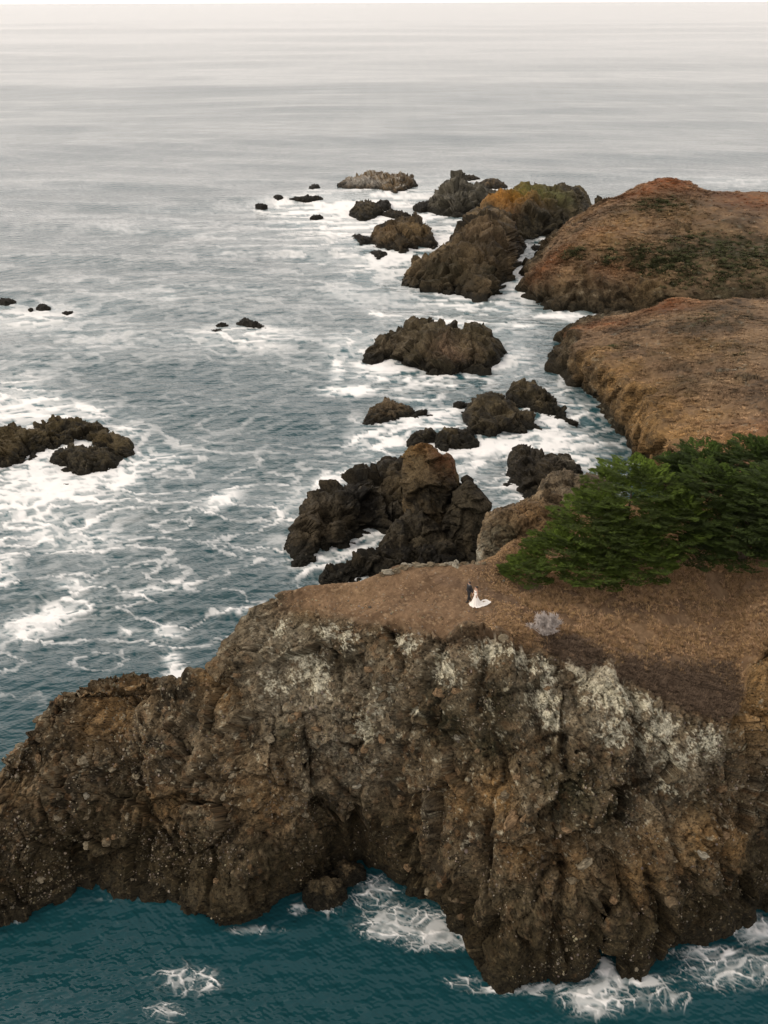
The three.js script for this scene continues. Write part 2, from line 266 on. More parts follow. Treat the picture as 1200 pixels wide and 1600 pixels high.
  const lichen = P([[850, 1050, 1.0], [845, 1090, 1.1], [855, 1125, 1.1], [905, 1040, 1], [940, 1060, 1.6], [960, 1090, 1.5], [925, 1095, 1.2, 0.6], [955, 1140, 1.3, 0.8], [1010, 1110, 1], [1030, 1140, 1.2], [1055, 1185, 1.2, 0.8], [1040, 1220, 1, 0.6], [1100, 1160, 1.3, 0.8], [740, 1030, 0.9], [700, 1050, 1.2, 0.8], [770, 1020, 1], [810, 1025, 1], [600, 1075, 0.9], [585, 1110, 1], [575, 1140, 1], [600, 1140, 0.6], [640, 1010, 0.9, 0.8], [545, 1000, 0.9, 0.8], [515, 990, 1, 0.9], [490, 1040, 1.2, 0.9], [500, 1070, 1, 0.9], [460, 1020, 1.1, 0.7], [440, 985, 1, 0.6], [430, 1070, 1.2, 0.6], [660, 1110, 0.7, 0.8], [620, 1125, 0.5, 0.9], [700, 1110, 0.5, 0.7], [730, 1070, 0.8, 0.7], [625, 1000, 0.6], [420, 1010, 0.9, 0.6], [465, 1060, 0.9, 0.6], [690, 1030, 0.8, 0.8], [800, 1060, 0.8, 0.6], [570, 1300, 0.8, 0.3], [1000, 1160, 1, 0.6]]);
  const pale = P([[415, 1000, 2], [440, 1050, 2.2], [470, 1000, 2], [400, 965, 1.2], [500, 1090, 2], [560, 1060, 1.8, 0.7], [600, 1100, 1.6], [430, 1110, 1.8, 0.8], [520, 1160, 1.8, 0.7], [700, 1040, 1.8, 0.7], [850, 1080, 2.2, 0.8], [940, 1100, 2.4, 0.8], [1040, 1170, 2.2, 0.8], [1120, 1180, 1.8, 0.7], [560, 1220, 1.6, 0.5], [480, 1220, 2, 0.4], [300, 1150, 1.6, 0.4], [1030, 1280, 1.6, 0.4], [600, 1170, 1.2, 0.6]]);
  const tan = P([[770, 1230, 1.3, 0.8], [790, 1260, 1, 0.9], [720, 1250, 1.3, 0.5], [820, 1330, 1.3, 0.55], [900, 1350, 1.5, 0.45], [1000, 1370, 1.8, 0.5], [1090, 1300, 1.5, 0.85], [1150, 1320, 1.4, 0.8], [1080, 1330, 1.2, 0.7], [1190, 1060, 2.6, 1], [1180, 1105, 2.2, 1], [1180, 1030, 1.6, 1], [1200, 1120, 2.2, 1], [170, 1110, 1.8, 0.75], [200, 1080, 1.4, 0.6], [140, 1140, 1.2, 0.6], [350, 1090, 1.4, 0.6], [330, 1060, 1, 0.7], [240, 1265, 1.4, 0.6], [270, 1250, 1, 0.6], [420, 1240, 2, 0.4], [500, 935, 1.3, 0.8], [480, 950, 1, 0.6], [640, 1280, 1, 0.4], [30, 1235, 1.3, 0.5], [1020, 1310, 1.2, 0.5]]);
  const moss = P([[700, 1130, 1.9, 0.8], [760, 1160, 1.7, 0.8], [690, 1080, 1.3, 0.7], [900, 1240, 1.9, 0.85], [950, 1270, 1.5, 0.7], [860, 1220, 1.4, 0.7], [640, 1100, 0.9, 0.6], [780, 1100, 1.6, 0.7], [450, 1145, 0.9, 0.7], [540, 1030, 0.9, 0.5], [1090, 1260, 0.9, 0.5], [860, 1180, 1, 0.6], [480, 975, 1.2, 0.4]]);
  const heath = P([[1040, 1075, 2.6, 0.95], [1100, 1080, 2.6, 0.95], [1130, 1100, 1.8, 0.9], [990, 1050, 1.8, 0.8], [880, 1010, 1.5, 0.8], [920, 1025, 1.6, 0.85], [1130, 1050, 1.2, 0.6], [1060, 1110, 1.6, 0.6]]);
  const straw = P([[950, 980, 2.8, 0.6], [1010, 985, 2.4, 0.6], [1150, 930, 3, 0.7], [1060, 935, 2.5, 0.6], [930, 1015, 2, 0.6], [870, 945, 2, 0.35], [560, 925, 1.6, 0.4], [1100, 1125, 1.3, 0.7], [1000, 1015, 2, 0.5]]);
  const path = V(690, 905, 760, 925, 830, 955, 920, 962, 1000, 950, 1080, 945, 1200, 955);
  const pull = (list, x, y, z) => { let s = 0; for (const [c, r, a] of list) { const e = ((x - c.x) ** 2 + (y - c.y) ** 2 + (z - c.z) ** 2) / (r * r); if (e < 5) s = Math.max(s, a * Math.exp(-e * 0.7)); } return s; };
  g.soft = top; g.heath = new Float32Array(n); g.straw = new Float32Array(n); g.top = top; g.lowland = new Float32Array(n);
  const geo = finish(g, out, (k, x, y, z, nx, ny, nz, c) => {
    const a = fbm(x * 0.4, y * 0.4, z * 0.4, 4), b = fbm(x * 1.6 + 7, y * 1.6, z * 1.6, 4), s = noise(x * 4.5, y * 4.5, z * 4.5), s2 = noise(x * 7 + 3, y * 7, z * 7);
    cells(x / 0.5, y / 0.5, z / 0.5); const id = idr(5), id2 = idr(6);
    // rock: brown, with grey-brown and rusty stones set in it
    c[0] = 0.112; c[1] = 0.083; c[2] = 0.049;
    tint(c, 0.2, 0.16, 0.107, sst(0, 0.26, a + 0.35 * b)); tint(c, 0.034, 0.027, 0.017, sst(0, 0.24, -a + 0.5 * b));
    tint(c, 0.2, 0.17, 0.125, id > 0.72 ? 0.55 * id2 : 0); tint(c, 0.04, 0.032, 0.022, id < 0.25 ? 0.5 * id2 : 0); tint(c, 0.17, 0.1, 0.05, id2 > 0.86 ? 0.5 : 0);
    const w = 0.55 * b + 0.35 * s;
    tint(c, 0.31, 0.275, 0.21, clamp(pull(pale, x, y, z) * (0.75 + 1.6 * w)));
    const tn = pull(tan, x, y, z); tint(c, 0.3, 0.185, 0.08, clamp(tn * (0.95 + 1.5 * w)));
    const ms = pull(moss, x, y, z); tint(c, 0.028, 0.028, 0.013, clamp(ms * (0.9 + 1.6 * w)));
    // weed, black crusting and painted-in shade on the wave-washed foot: ragged, thick below, in blotches above
    const crustShade = sst(-0.2, 0.25, (6 - y) * 0.12 + 0.9 * a + 0.9 * b); tint(c, 0.034, 0.027, 0.013, crustShade * 0.82);
    const wet = sst(-0.2, 0.2, (1.1 - y) * 0.3 + 0.6 * b + 0.3 * s); tint(c, 0.022, 0.019, 0.012, wet * 0.85);
    tint(c, 0.19, 0.15, 0.09, s2 > 0.5 && s > -0.1 ? 0.6 : 0);
    const li = pull(lichen, x, y, z); tint(c, 0.62, 0.6, 0.49, sst(0.38, 0.47, li * 0.85 + 0.7 * b + 0.3 * s + 0.25 * s2) * sst(0.05, 0.3, li) * 0.95);
    if (y > 8) tint(c, 0.48, 0.45, 0.35, sst(0.28, 0.34, b + 0.25 * s + 0.15 * s2) * 0.6);
    // soil and dry grass on top
    const t = top[k];
    if (t > 0.01) {
      const g0 = [0.22, 0.142, 0.085]; tint(g0, 0.14, 0.088, 0.052, sst(-0.05, 0.3, a + 0.7 * b)); tint(g0, 0.32, 0.22, 0.135, sst(0.1, 0.5, b + 0.4 * s));
      const st = pull(straw, x, y, z), he = pull(heath, x, y, z); g.heath[k] = he; g.straw[k] = st;
      tint(g0, 0.33, 0.22, 0.125, clamp(st * (0.8 + w))); tint(g0, 0.1, 0.074, 0.055, clamp(he * (0.75 + 1.3 * w)));
      let e = 9; for (let q = 1; q < path.length; q++) e = Math.min(e, segd(x, y, z, path[q - 1], path[q])); const pa = sst(0.9, 0.3, e + 0.35 * b); tint(g0, 0.14, 0.092, 0.062, pa * 0.55); g.lowland[k] = pa;
      tint(g0, 0.36, 0.33, 0.28, s2 > 0.58 && px01(k) ? 0.6 : 0);
      tint(c, g0[0], g0[1], g0[2], t);
    }
  });
  function px01(k) { return (k % g.nu) < g.nu * 0.66; }
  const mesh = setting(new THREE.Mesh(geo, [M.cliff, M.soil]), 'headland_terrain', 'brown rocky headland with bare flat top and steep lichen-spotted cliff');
  g.mesh = mesh; g.spot = spot; g.top = top; g.tint = (k) => top[k];
  return g;
})();
console.log('near headland');

// ================================================================ the two headlands behind
function ridge(label, lines, rows, nu, paint, amp) {
  const L = lines.map((l) => l.map((p) => at(p[0], p[1], p[2] ?? 0)));
  const W0 = L[0], C = L[L.length - 1];
  const all = [W0.map((p) => back(p, -3, -3)), ...L, C.map((p) => back(p, 9, p.y * 0.55)), C.map((p) => back(p, 17, -3))];
  const g = grid(all, [6, ...rows, 12, 8], nu, 0.7, 0.25), n = g.nu * g.nv, out = new Float32Array(n * 3);
  g.steep = new Float32Array(n);
  for (let k = 0; k < n; k++) {
    const x = g.P[k * 3], y = g.P[k * 3 + 1], z = g.P[k * 3 + 2], v = g.params[Math.floor(k / nu)];
    const cliff = Math.max(1 - sst(1.75, 2.35, v + 0.9 * fbm(x * 0.12, y * 0.12, z * 0.12, 3)), 0.8 * sst(0.2, 0.34, fbm(x * 0.11 + 8, y * 0.11, z * 0.11, 4) + 0.12 * (3 - v))); g.steep[k] = cliff;
    const wx = x + noise(x * 0.3, y * 0.3, z * 0.3), wz = z + noise(x * 0.3 + 5, y * 0.3, z * 0.3);
    const r = 2.6 * (0.35 - Math.abs(fbm(x * 0.1 + 2, y * 0.03, z * 0.1, 3)) * 2) + blocks(wx, y * 0.6, wz, 4.2, 0.8, 0.5, 0.08) * 0.9 + blocks(wx + 30, y * 0.7, wz, 1.6, 0.6, 0.8, 0.12) * 0.8 + 0.5 * fbm(x * 0.8, y * 0.8, z * 0.8, 3) + 2.2 * fbm(x * 0.09, y * 0.09, z * 0.09, 2);
    const s = 2.6 * fbm(x * 0.07, 1, z * 0.07, 4) + 0.9 * fbm(x * 0.35, y * 0.35, z * 0.35, 4) + 0.3 * noise(x * 1.4, y, z * 1.4);
    const d = mixn(s, r, cliff) * amp * (v > 4 ? 0.5 : 1);
    out[k * 3] = x + g.N[k * 3] * d; out[k * 3 + 1] = y + g.N[k * 3 + 1] * d; out[k * 3 + 2] = z + g.N[k * 3 + 2] * d;
  }
  const spot = shows(g); g.spot = spot;
  const pts = (list) => list.map(([x, y, r, a]) => [spot(x, y), r, a ?? 1]);
  const rust = pts(paint.rust), green = pts(paint.green), ochre = pts(paint.ochre);
  const pull = (list, x, y, z) => { let s = 0; for (const [c, r, a] of list) { const e = ((x - c.x) ** 2 + (y - c.y) ** 2 + (z - c.z) ** 2) / (r * r); if (e < 5) s = Math.max(s, a * Math.exp(-e * 0.7)); } return s; };
  g.green = new Float32Array(n); g.soft = g.steep.map((q) => 1 - q);
  const geo = finish(g, out, (k, x, y, z, nx, ny, nz, c) => {
    const a = fbm(x * 0.13, y * 0.13, z * 0.13, 4), b = fbm(x * 0.5 + 7, y * 0.5, z * 0.5, 4), s = noise(x * 1.8, y * 1.8, z * 1.8), q = g.steep[k], w = 0.8 * b + 0.4 * s;
    c[0] = 0.17; c[1] = 0.113; c[2] = 0.07;
    tint(c, 0.26, 0.175, 0.105, sst(0, 0.3, a + 0.7 * b + 0.2 * s)); tint(c, 0.085, 0.06, 0.04, sst(-0.06, 0.2, -a + 0.7 * b + 0.2 * s));
    const rk = [0.075, 0.058, 0.036]; tint(rk, 0.16, 0.13, 0.088, sst(0.02, 0.3, b)); tint(rk, 0.028, 0.024, 0.016, sst(0.02, 0.3, -b + 0.3 * s));
    tint(c, rk[0], rk[1], rk[2], q);
    tint(c, 0.23, 0.085, 0.032, clamp(pull(rust, x, y, z) * (0.8 + 1.5 * w))); tint(c, 0.3, 0.185, 0.08, clamp(pull(ochre, x, y, z) * (0.8 + 1.5 * w)));
    const gr = clamp(pull(green, x, y, z) * (0.9 + 1.8 * w)); g.green[k] = gr; tint(c, 0.042, 0.043, 0.02, gr);
    tint(c, 0.02, 0.018, 0.012, sst(-0.2, 0.2, (1.6 - y) * 0.22 + 0.7 * b) * 0.9);
    tint(c, 0.3, 0.28, 0.22, b + 0.4 * s > 0.42 ? 0.45 : 0);
  });
  g.mesh = setting(new THREE.Mesh(geo, [M.far, M.soil]), 'headland_terrain', label);
  return g;
}
const middle = ridge('middle brown headland with pale ochre cliff dropping to the inlet', [
  [[945, 492], [885, 520], [858, 557], [885, 600], [935, 625], [975, 672], [1000, 705], [1045, 765], [1160, 835]],
  [[985, 489, 4.5], [915, 507, 4], [895, 525, 4.5], [912, 560, 6], [965, 590, 7.5], [1012, 625, 8.5], [1022, 665, 8.5], [1060, 705, 10], [1160, 760, 11]],
  [[1010, 484, 6.5], [950, 500, 6], [940, 520, 7], [980, 550, 8.5], [1040, 580, 9.5], [1080, 615, 10], [1100, 645, 10.5], [1140, 670, 12], [1240, 700, 13]],
  [[1025, 478, 8.5], [1000, 490, 8], [1010, 500, 8.5], [1050, 515, 10], [1110, 530, 11], [1150, 550, 12], [1190, 570, 12.5], [1240, 590, 13.5], [1340, 610, 14.5]],
  [[1032, 472, 9.3], [1050, 468, 9.6], [1075, 468, 9.8], [1105, 471, 10], [1150, 467, 10.8], [1200, 466, 11.2], [1260, 466, 11.5], [1330, 466, 12], [1430, 466, 12.5]],
], [52, 46, 44, 34], 300, {
  rust: [[945, 505, 4, 0.7], [1050, 475, 5, 0.7], [900, 515, 3, 0.5], [1170, 690, 6, 0.5]],
  ochre: [[925, 555, 4, 0.8], [955, 585, 5, 0.9], [990, 612, 5, 1], [1008, 650, 5, 1], [1018, 685, 6, 1], [1025, 640, 5, 1], [1040, 680, 6, 1], [1090, 650, 5, 0.7], [930, 555, 4, 0.5], [1080, 545, 6, 0.5], [1120, 690, 5, 0.6], [980, 580, 4, 0.4]],
  green: [[1110, 500, 9, 0.35], [1150, 545, 8, 0.3], [960, 540, 3, 0.4], [1090, 600, 5, 0.3]],
}, 0.8);
const distant = ridge('far brown headland with a rusty hump and dark scrub, above the channel', [
  [[858, 370], [838, 400], [815, 452], [840, 482], [905, 490], [975, 495], [1060, 502], [1280, 510]],
  [[880, 355, 4], [858, 385, 4], [835, 422, 4.5], [852, 428, 6], [905, 434, 6.3], [980, 447, 6], [1060, 462, 6], [1280, 468, 7]],
  [[900, 338, 8], [888, 362, 8], [872, 386, 8.5], [893, 387, 10.5], [950, 388, 11.5], [1020, 392, 11.5], [1080, 398, 12], [1280, 402, 12.5]],
  [[925, 322, 12], [922, 330, 12.5], [925, 340, 13], [950, 338, 14.5], [985, 336, 15.3], [1040, 332, 16], [1090, 337, 16], [1280, 342, 16]],
  [[945, 314, 15], [955, 309, 15.7], [975, 302, 16.8], [1002, 289, 18.3], [1040, 279, 20.3], [1075, 283, 19.8], [1120, 298, 18.1], [1280, 300, 18.1]],
], [46, 42, 36, 36], 320, {
  rust: [[1040, 285, 7, 0.9], [1010, 298, 6, 0.8], [870, 400, 6, 0.7], [850, 420, 4, 0.8], [960, 420, 5, 0.5], [1180, 310, 9, 0.6], [940, 365, 5, 0.4]],
  ochre: [[980, 345, 8, 0.6], [950, 375, 8, 0.6], [900, 345, 6, 0.4], [1060, 335, 8, 0.4], [1020, 440, 4, 0.5], [890, 430, 4, 0.35], [1080, 350, 7, 0.3]],
  green: [[1120, 390, 12, 0.85], [1180, 400, 12, 0.8], [1060, 400, 9, 0.7], [1000, 400, 8, 0.6], [1150, 430, 9, 0.7], [1030, 318, 8, 0.5], [960, 400, 6, 0.5], [1080, 430, 8, 0.6], [900, 395, 4, 0.6]],
}, 0.9);
console.log('far headlands');

// ================================================================ rocks standing in the sea
// a rock from its water line and its skyline as the photograph shows them; `lean` is how upright its face stands
function rockGeo(water, crest, o = {}) {
  const { lean = 0.55, base = 0, look = {}, amp = 1, deep = 0.9, under = 2.2 } = o;
  const x0 = Math.min(water[0][0], crest[0][0]), x1 = Math.max(water.at(-1)[0], crest.at(-1)[0]), K = 26, L = [[], [], [], [], [], [], []];
  let tall = 0;
  for (let i = 0; i < K; i++) {
    const x = mixn(x0, x1, i / (K - 1)), w = along(water, x), c = along(crest, x);
    const b = at(x, w[1], base), dist = Math.hypot(b.x, b.z), ray = at(x, Math.min(c[1], w[1] - 0.5), base), rd = Math.hypot(ray.x, ray.z);
    const hv = EYE - dist * (EYE - base) / rd - base, h = base + Math.max(0.02, hv * lean);
    const t = at(x, Math.min(c[1], w[1] - 0.5), h), run = Math.max(0.3, Math.hypot(t.x, t.z) - dist); tall = Math.max(tall, h - base);
    const bd = deep * run * 0.9 + (h - base) * 0.45;
    L[0].push(back(b, -under * 0.5, base - under)); L[1].push(b);
    const m = new THREE.Vector3().lerpVectors(b, t, 0.34); m.y = mixn(base, h, 0.62); L[2].push(m);
    L[3].push(t); L[4].push(back(t, bd * 0.55, mixn(base, h, 0.66))); L[5].push(back(t, bd, base)); L[6].push(back(t, bd + 1, base - under));
  }
  const wide = L[1][0].distanceTo(L[1][K - 1]), vpx = Math.max(...water.map((p) => p[1])) - Math.min(...crest.map((p) => p[1]));
  const nu = Math.round(clamp((x1 - x0) / 1.5, 24, 240)), nr = Math.round(clamp(vpx / 2.6, 8, 64));
  const g = grid(L, [3, nr, nr, Math.ceil(nr * 0.5), Math.ceil(nr * 0.35), 2], nu, 0.6), n = nu * g.nv, out = new Float32Array(n * 3);
  const s = clamp(Math.sqrt(wide * Math.max(tall, 1)) * 0.6, 0.5, 9), sx = o.seed ?? 0;
  for (let k = 0; k < n; k++) {
    const x = g.P[k * 3], y = g.P[k * 3 + 1], z = g.P[k * 3 + 2], v = g.params[Math.floor(k / nu)], i = k % nu;
    const wx = x + 0.05 * s * noise(x * 1.6 / s, y * 1.6 / s, z * 1.6 / s) + sx, wz = z + 0.05 * s * noise(x * 1.6 / s + 5, y * 1.6 / s, z * 1.6 / s);
    const qx = wx + 0.07 * s * fbm(x * 2 / s, y * 2 / s + 4, z * 2 / s, 3);
    let d = 0.85 * blocks(qx * 0.9 + y * 0.3, y * 0.75 - qx * 0.3, wz, s * 0.62, 0.95, 0.45, 0.05) + 0.95 * blocks(qx * 0.9 + y * 0.3 + 20, y * 0.75 - qx * 0.3, wz, s * 0.29, 0.95, 0.6, 0.1) + 0.75 * blocks(wx, y, wz + 9, s * 0.11, 0.9, 0.6, 0.14) + 0.06 * s * (1 - 3 * Math.abs(fbm(x * 1.7 / s, y * 1.7 / s, z * 1.7 / s, 4))) + 0.16 * fbm(x * 1.6, y * 1.6, z * 1.6, 3);
    d *= amp * (0.35 + 0.65 * sst(0, 0.18, Math.min(i, nu - 1 - i) / nu)) * (v > 2.7 && v < 3.3 ? 0.75 : 1);
    out[k * 3] = x + g.N[k * 3] * d; out[k * 3 + 1] = y + g.N[k * 3 + 1] * d; out[k * 3 + 2] = z + g.N[k * 3 + 2] * d;
  }
  const spot = shows(g), dabs = (look.dabs ?? []).map(([x, y, r, c]) => [spot(x, y), r, c]);
  const body = look.body ?? [0.062, 0.05, 0.03], dry = look.dry ?? [0.115, 0.09, 0.058], pit = look.pit ?? [0.022, 0.019, 0.013];
  return finish(g, out, (k, x, y, z, nx, ny, nz, c) => {
    const a = fbm(x * 1.1 / s, y * 1.1 / s, z * 1.1 / s, 4), b = fbm(x * 4 / s + 7, y * 4 / s, z * 4 / s, 4), q = noise(x * 2.6, y * 2.6, z * 2.6);
    c[0] = body[0]; c[1] = body[1]; c[2] = body[2];
    tint(c, ...dry, sst(-0.05, 0.3, a + 0.5 * b)); tint(c, ...pit, sst(0.05, 0.35, -a + 0.6 * b));
    if (look.grey) tint(c, 0.27, 0.26, 0.23, sst(0.1, 0.3, b + 0.3 * q) * look.grey);
    for (const [p, r, t] of dabs) { const e = ((x - p.x) ** 2 + (y - p.y) ** 2 + (z - p.z) ** 2) / (r * r); if (e < 4) tint(c, ...t, clamp(Math.exp(-e * 0.8) * (0.95 + 1.6 * b + 0.7 * q))); }
    if (look.guano && y > base + 0.8) tint(c, 0.5, 0.48, 0.44, sst(0.12, 0.3, b + 0.35 * q + look.guano));
    if (!o.dryFoot) tint(c, 0.016, 0.015, 0.011, sst(-0.2, 0.2, (1.5 - y) * 0.33 + 0.6 * b + 0.25 * q) * 0.92);
    tint(c, 0.2, 0.17, 0.12, q > 0.5 && b > 0 ? 0.35 : 0);
  });
}
const rockFoam = [];
function mark(water, k = 1) { const xs = water.map((p) => p[0]), ys = water.map((p) => p[1]); const a = Math.min(...xs), b = Math.max(...xs), y = ys.reduce((s, v) => s + v, 0) / ys.length; rockFoam.push([(a + b) / 2, y + 1, (b - a) * 0.62 + 5, Math.max(5, (Math.max(...ys) - Math.min(...ys)) * 0.8 + 4), 0.72 * k]); }
let rockSeed = 0;
function seaRock(label, water, crest, o = {}, name = 'sea_rock', group = 'rocks standing in the sea') {
  rockSeed += 13.7; if (o.foam !== 0) mark(water, o.foam ?? 1);
  return put(new THREE.Mesh(rockGeo(water, crest, { seed: rockSeed, ...o }), o.mat ?? M.rock), name, label, 'rock', group);
}
const BLACK = { body: [0.02, 0.018, 0.014], dry: [0.045, 0.038, 0.026], pit: [0.012, 0.011, 0.009] };
const OLIVE = { body: [0.04, 0.033, 0.018], dry: [0.1, 0.08, 0.046], pit: [0.013, 0.011, 0.007] };
const BROWN = { body: [0.062, 0.047, 0.027], dry: [0.17, 0.125, 0.073], pit: [0.017, 0.014, 0.009] };
const TAN = { body: [0.135, 0.098, 0.06], dry: [0.27, 0.2, 0.125], pit: [0.045, 0.035, 0.022] };

// far group, out past the headlands
seaRock('broad brown rock streaked with white wash, farthest out of the big rocks', [[528, 292], [545, 298], [575, 299], [590, 297], [605, 301], [618, 305], [632, 299], [653, 292]], [[528, 289], [540, 282], [560, 278], [580, 273], [605, 274], [625, 279], [640, 278], [648, 283], [653, 290]], { look: { ...TAN, guano: 0.02, dabs: [[560, 283, 5, [0.55, 0.53, 0.5]], [590, 290, 3, [0.55, 0.53, 0.5]]] } });
seaRock('tiny black rock awash, outermost of the row of low black rocks', [[399, 321], [408, 324], [418, 322]], [[399, 320], [404, 318], [411, 319], [418, 321]], { look: BLACK });
seaRock('small black hump between the outermost tiny rock and the long flat one', [[426, 310], [434, 313], [443, 311]], [[426, 309], [433, 304.5], [439, 306], [443, 309]], { look: BLACK });
seaRock('long flat black rock lying awash in white foam', [[452, 312], [478, 315], [505, 312]], [[452, 310.5], [470, 308], [494, 306], [505, 310]], { look: BLACK });
seaRock('small black rock just behind the long flat black one', [[482, 297], [490, 299], [500, 295]], [[482, 295], [489, 289], [496, 288.5], [500, 293]], { look: BLACK });
seaRock('small black rock alone in foam below the long flat one', [[484, 342], [492, 344], [505, 340]], [[484, 340.5], [490, 337], [499, 336], [505, 339]], { look: BLACK });
seaRock('dark rounded rock in foam below the broad white-streaked rock', [[546, 335], [562, 344], [580, 341], [600, 334]], [[546, 331], [558, 321], [575, 316.5], [590, 322], [600, 331]], { look: { ...OLIVE, body: [0.045, 0.038, 0.026] } });
seaRock('low foam-washed slab touching the back of the dark rounded rock', [[586, 322], [598, 327], [611, 323]], [[586, 318], [595, 314], [606, 314], [611, 320]], { look: { ...BLACK, guano: -0.08 } });
seaRock('long low brown ledge beside the dark rounded rock', [[597, 336], [618, 341], [642, 337]], [[597, 333], [612, 329.5], [625, 331], [642, 336]], { look: BROWN });
seaRock('ragged brown and olive rock with black skirt, alone between foam and the arch rock', [[577, 380], [592, 390], [615, 393], [627, 398], [640, 391], [660, 389], [672, 394], [682, 389]], [[577, 373], [590, 358], [605, 352], [620, 350], [640, 341], [650, 340], [662, 352], [672, 365], [682, 382]], { look: { ...BROWN, dabs: [[645, 358, 4.5, [0.22, 0.155, 0.08]], [600, 362, 4, [0.16, 0.11, 0.06]]] } });
seaRock('low black ledge at the seaward foot of the ragged brown rock', [[550, 373], [566, 386], [590, 385]], [[550, 369], [562, 367], [578, 374], [590, 380]], { look: BLACK });
seaRock('flat black rock just below the ragged brown rock', [[576, 397], [592, 406], [606, 400]], [[576, 394], [588, 392], [606, 396]], { look: BLACK });
seaRock('dark peaked rock with pale dusted summit behind the arch rock', [[668, 327], [690, 332], [710, 338], [735, 331], [760, 320], [783, 311]], [[668, 322], [688, 306], [702, 285], [715, 283], [730, 291], [745, 298], [765, 299], [783, 305]], { look: { body: [0.06, 0.056, 0.042], dry: [0.12, 0.11, 0.085], pit: [0.024, 0.022, 0.016], grey: 0.5 } });
seaRock('low grey slab awash at the seaward foot of the dark peaked rock', [[645, 325], [658, 329], [674, 325]], [[645, 322], [658, 317], [670, 314], [674, 321]], { look: { ...BLACK, guano: -0.05 } });
seaRock('thin grey rock on the far side of the dark peaked rock', [[716, 281], [732, 283], [750, 281]], [[716, 278], [730, 274], [740, 275], [750, 279]], { look: BROWN });
seaRock('flat grey-brown rock beyond the dark peaked rock', [[746, 294], [765, 298], [793, 295]], [[746, 287], [762, 281], [780, 283], [793, 291]], { look: BROWN });

// the rock with the orange and green cap: two masses joined
{
  const grp = new THREE.Group();
  const w1 = [[630, 447], [650, 450], [680, 456], [740, 467], [770, 462], [792, 448], [799, 425], [812, 400], [824, 388]], c1 = [[630, 439], [650, 424], [672, 408], [705, 385], [725, 358], [745, 342], [765, 335], [790, 346], [812, 368], [824, 384]];
  part(rockGeo(w1, c1, { lean: 0.6, seed: 201, look: { ...BROWN, dabs: [[760, 360, 6, [0.17, 0.12, 0.07]], [740, 405, 5, [0.17, 0.12, 0.065]], [690, 430, 7, [0.05, 0.042, 0.024]], [770, 430, 5, [0.04, 0.034, 0.02]]] } }), M.rock, 'seaward_mass', grp);
  const w2 = [[736, 372], [770, 376], [810, 378], [850, 374], [885, 364], [908, 350], [924, 334]], c2 = [[736, 352], [752, 323], [775, 309], [800, 300], [822, 291], [845, 293], [862, 299], [885, 298], [905, 300], [918, 308], [924, 322]];
  const p2 = part(rockGeo(w2, c2, { lean: 0.72, seed: 233, look: { body: [0.075, 0.062, 0.036], dry: [0.14, 0.115, 0.068], pit: [0.03, 0.026, 0.017], grey: 0.25, dabs: [[800, 303, 8, [0.38, 0.19, 0.035]], [785, 312, 5, [0.36, 0.17, 0.035]], [824, 294, 6, [0.17, 0.15, 0.03]], [845, 298, 6, [0.1, 0.1, 0.03]], [870, 305, 5, [0.12, 0.12, 0.05]], [775, 335, 5, [0.2, 0.1, 0.04]], [760, 330, 4, [0.2, 0.14, 0.08]], [840, 355, 8, [0.022, 0.02, 0.014]], [880, 350, 6, [0.024, 0.022, 0.014]]] } }), M.rock, 'landward_mass', grp);
  p2.userData.label = 'orange and moss green topped block';
  mark(w1); rockFoam.push([800, 420, 26, 60, 0.7]);
  put(grp, 'sea_stack', 'large brown sea rock with an orange and green cap, beside the far channel', 'rock');
}
seaRock('small black rock in the narrow channel before the far headland', [[828, 391], [836, 394], [846, 390]], [[828, 388], [836, 383], [846, 386]], { look: BLACK });
seaRock('little dark pillar standing at the seaward end of the far headland ridge', [[929, 321], [935, 323], [942, 320]], [[929, 316], [933, 306], [938, 306], [942, 316]], { look: OLIVE, lean: 0.9, foam: 0, base: 6 });

// mid water
seaRock('long ragged dark olive rock with pinkish stones, alone in mid water', [[569, 563], [590, 564], [620, 561], [645, 575], [672, 584], [690, 588], [705, 584], [730, 580], [750, 580], [772, 571], [789, 557]], [[569, 557], [578, 545], [602, 528], [640, 514], [668, 510], [690, 522], [720, 525], [742, 515], [760, 520], [778, 535], [786, 546], [789, 553]], { look: { ...OLIVE, dabs: [[620, 545, 5, [0.13, 0.105, 0.07]], [708, 545, 3.5, [0.21, 0.14, 0.095]], [728, 540, 3, [0.17, 0.13, 0.08]]] } });
seaRock('small black fin at the seaward tip of the long olive rock', [[566, 565], [580, 568], [597, 566]], [[566, 562], [580, 558], [597, 563]], { look: BLACK });
seaRock('low brown wedge of rock awash below the long olive rock', [[567, 666], [590, 669], [606, 660], [640, 656], [678, 652]], [[567, 661], [582, 640], [600, 631], [630, 636], [655, 645], [678, 650]], { look: { ...BROWN, dabs: [[610, 642, 3, [0.2, 0.15, 0.095]], [580, 655, 3, [0.03, 0.026, 0.018]]] } });
seaRock('little black rock by itself above the twin dark rocks', [[708, 637], [718, 640], [730, 636]], [[708, 632], [716, 628], [730, 631]], { look: BLACK });
seaRock('big dark knobbly rock, front one of the pair in white water', [[722, 656], [735, 678], [765, 687], [800, 679], [825, 676], [847, 677]], [[722, 646], [735, 637], [745, 628], [757, 621], [775, 621], [795, 633], [815, 646], [847, 671]], { look: { ...OLIVE, body: [0.05, 0.042, 0.027] } });
seaRock('dark sloping rock, rear one of the pair in white water', [[790, 631], [815, 639], [850, 649], [875, 656], [903, 667]], [[790, 617], [805, 603], [830, 603], [850, 612], [870, 638], [885, 652], [903, 662]], { look: OLIVE });
seaRock('dark block leaning behind the top of the tall stack', [[635, 698], [655, 700], [670, 697], [682, 690]], [[635, 691], [650, 677], [668, 671], [682, 678]], { look: OLIVE });
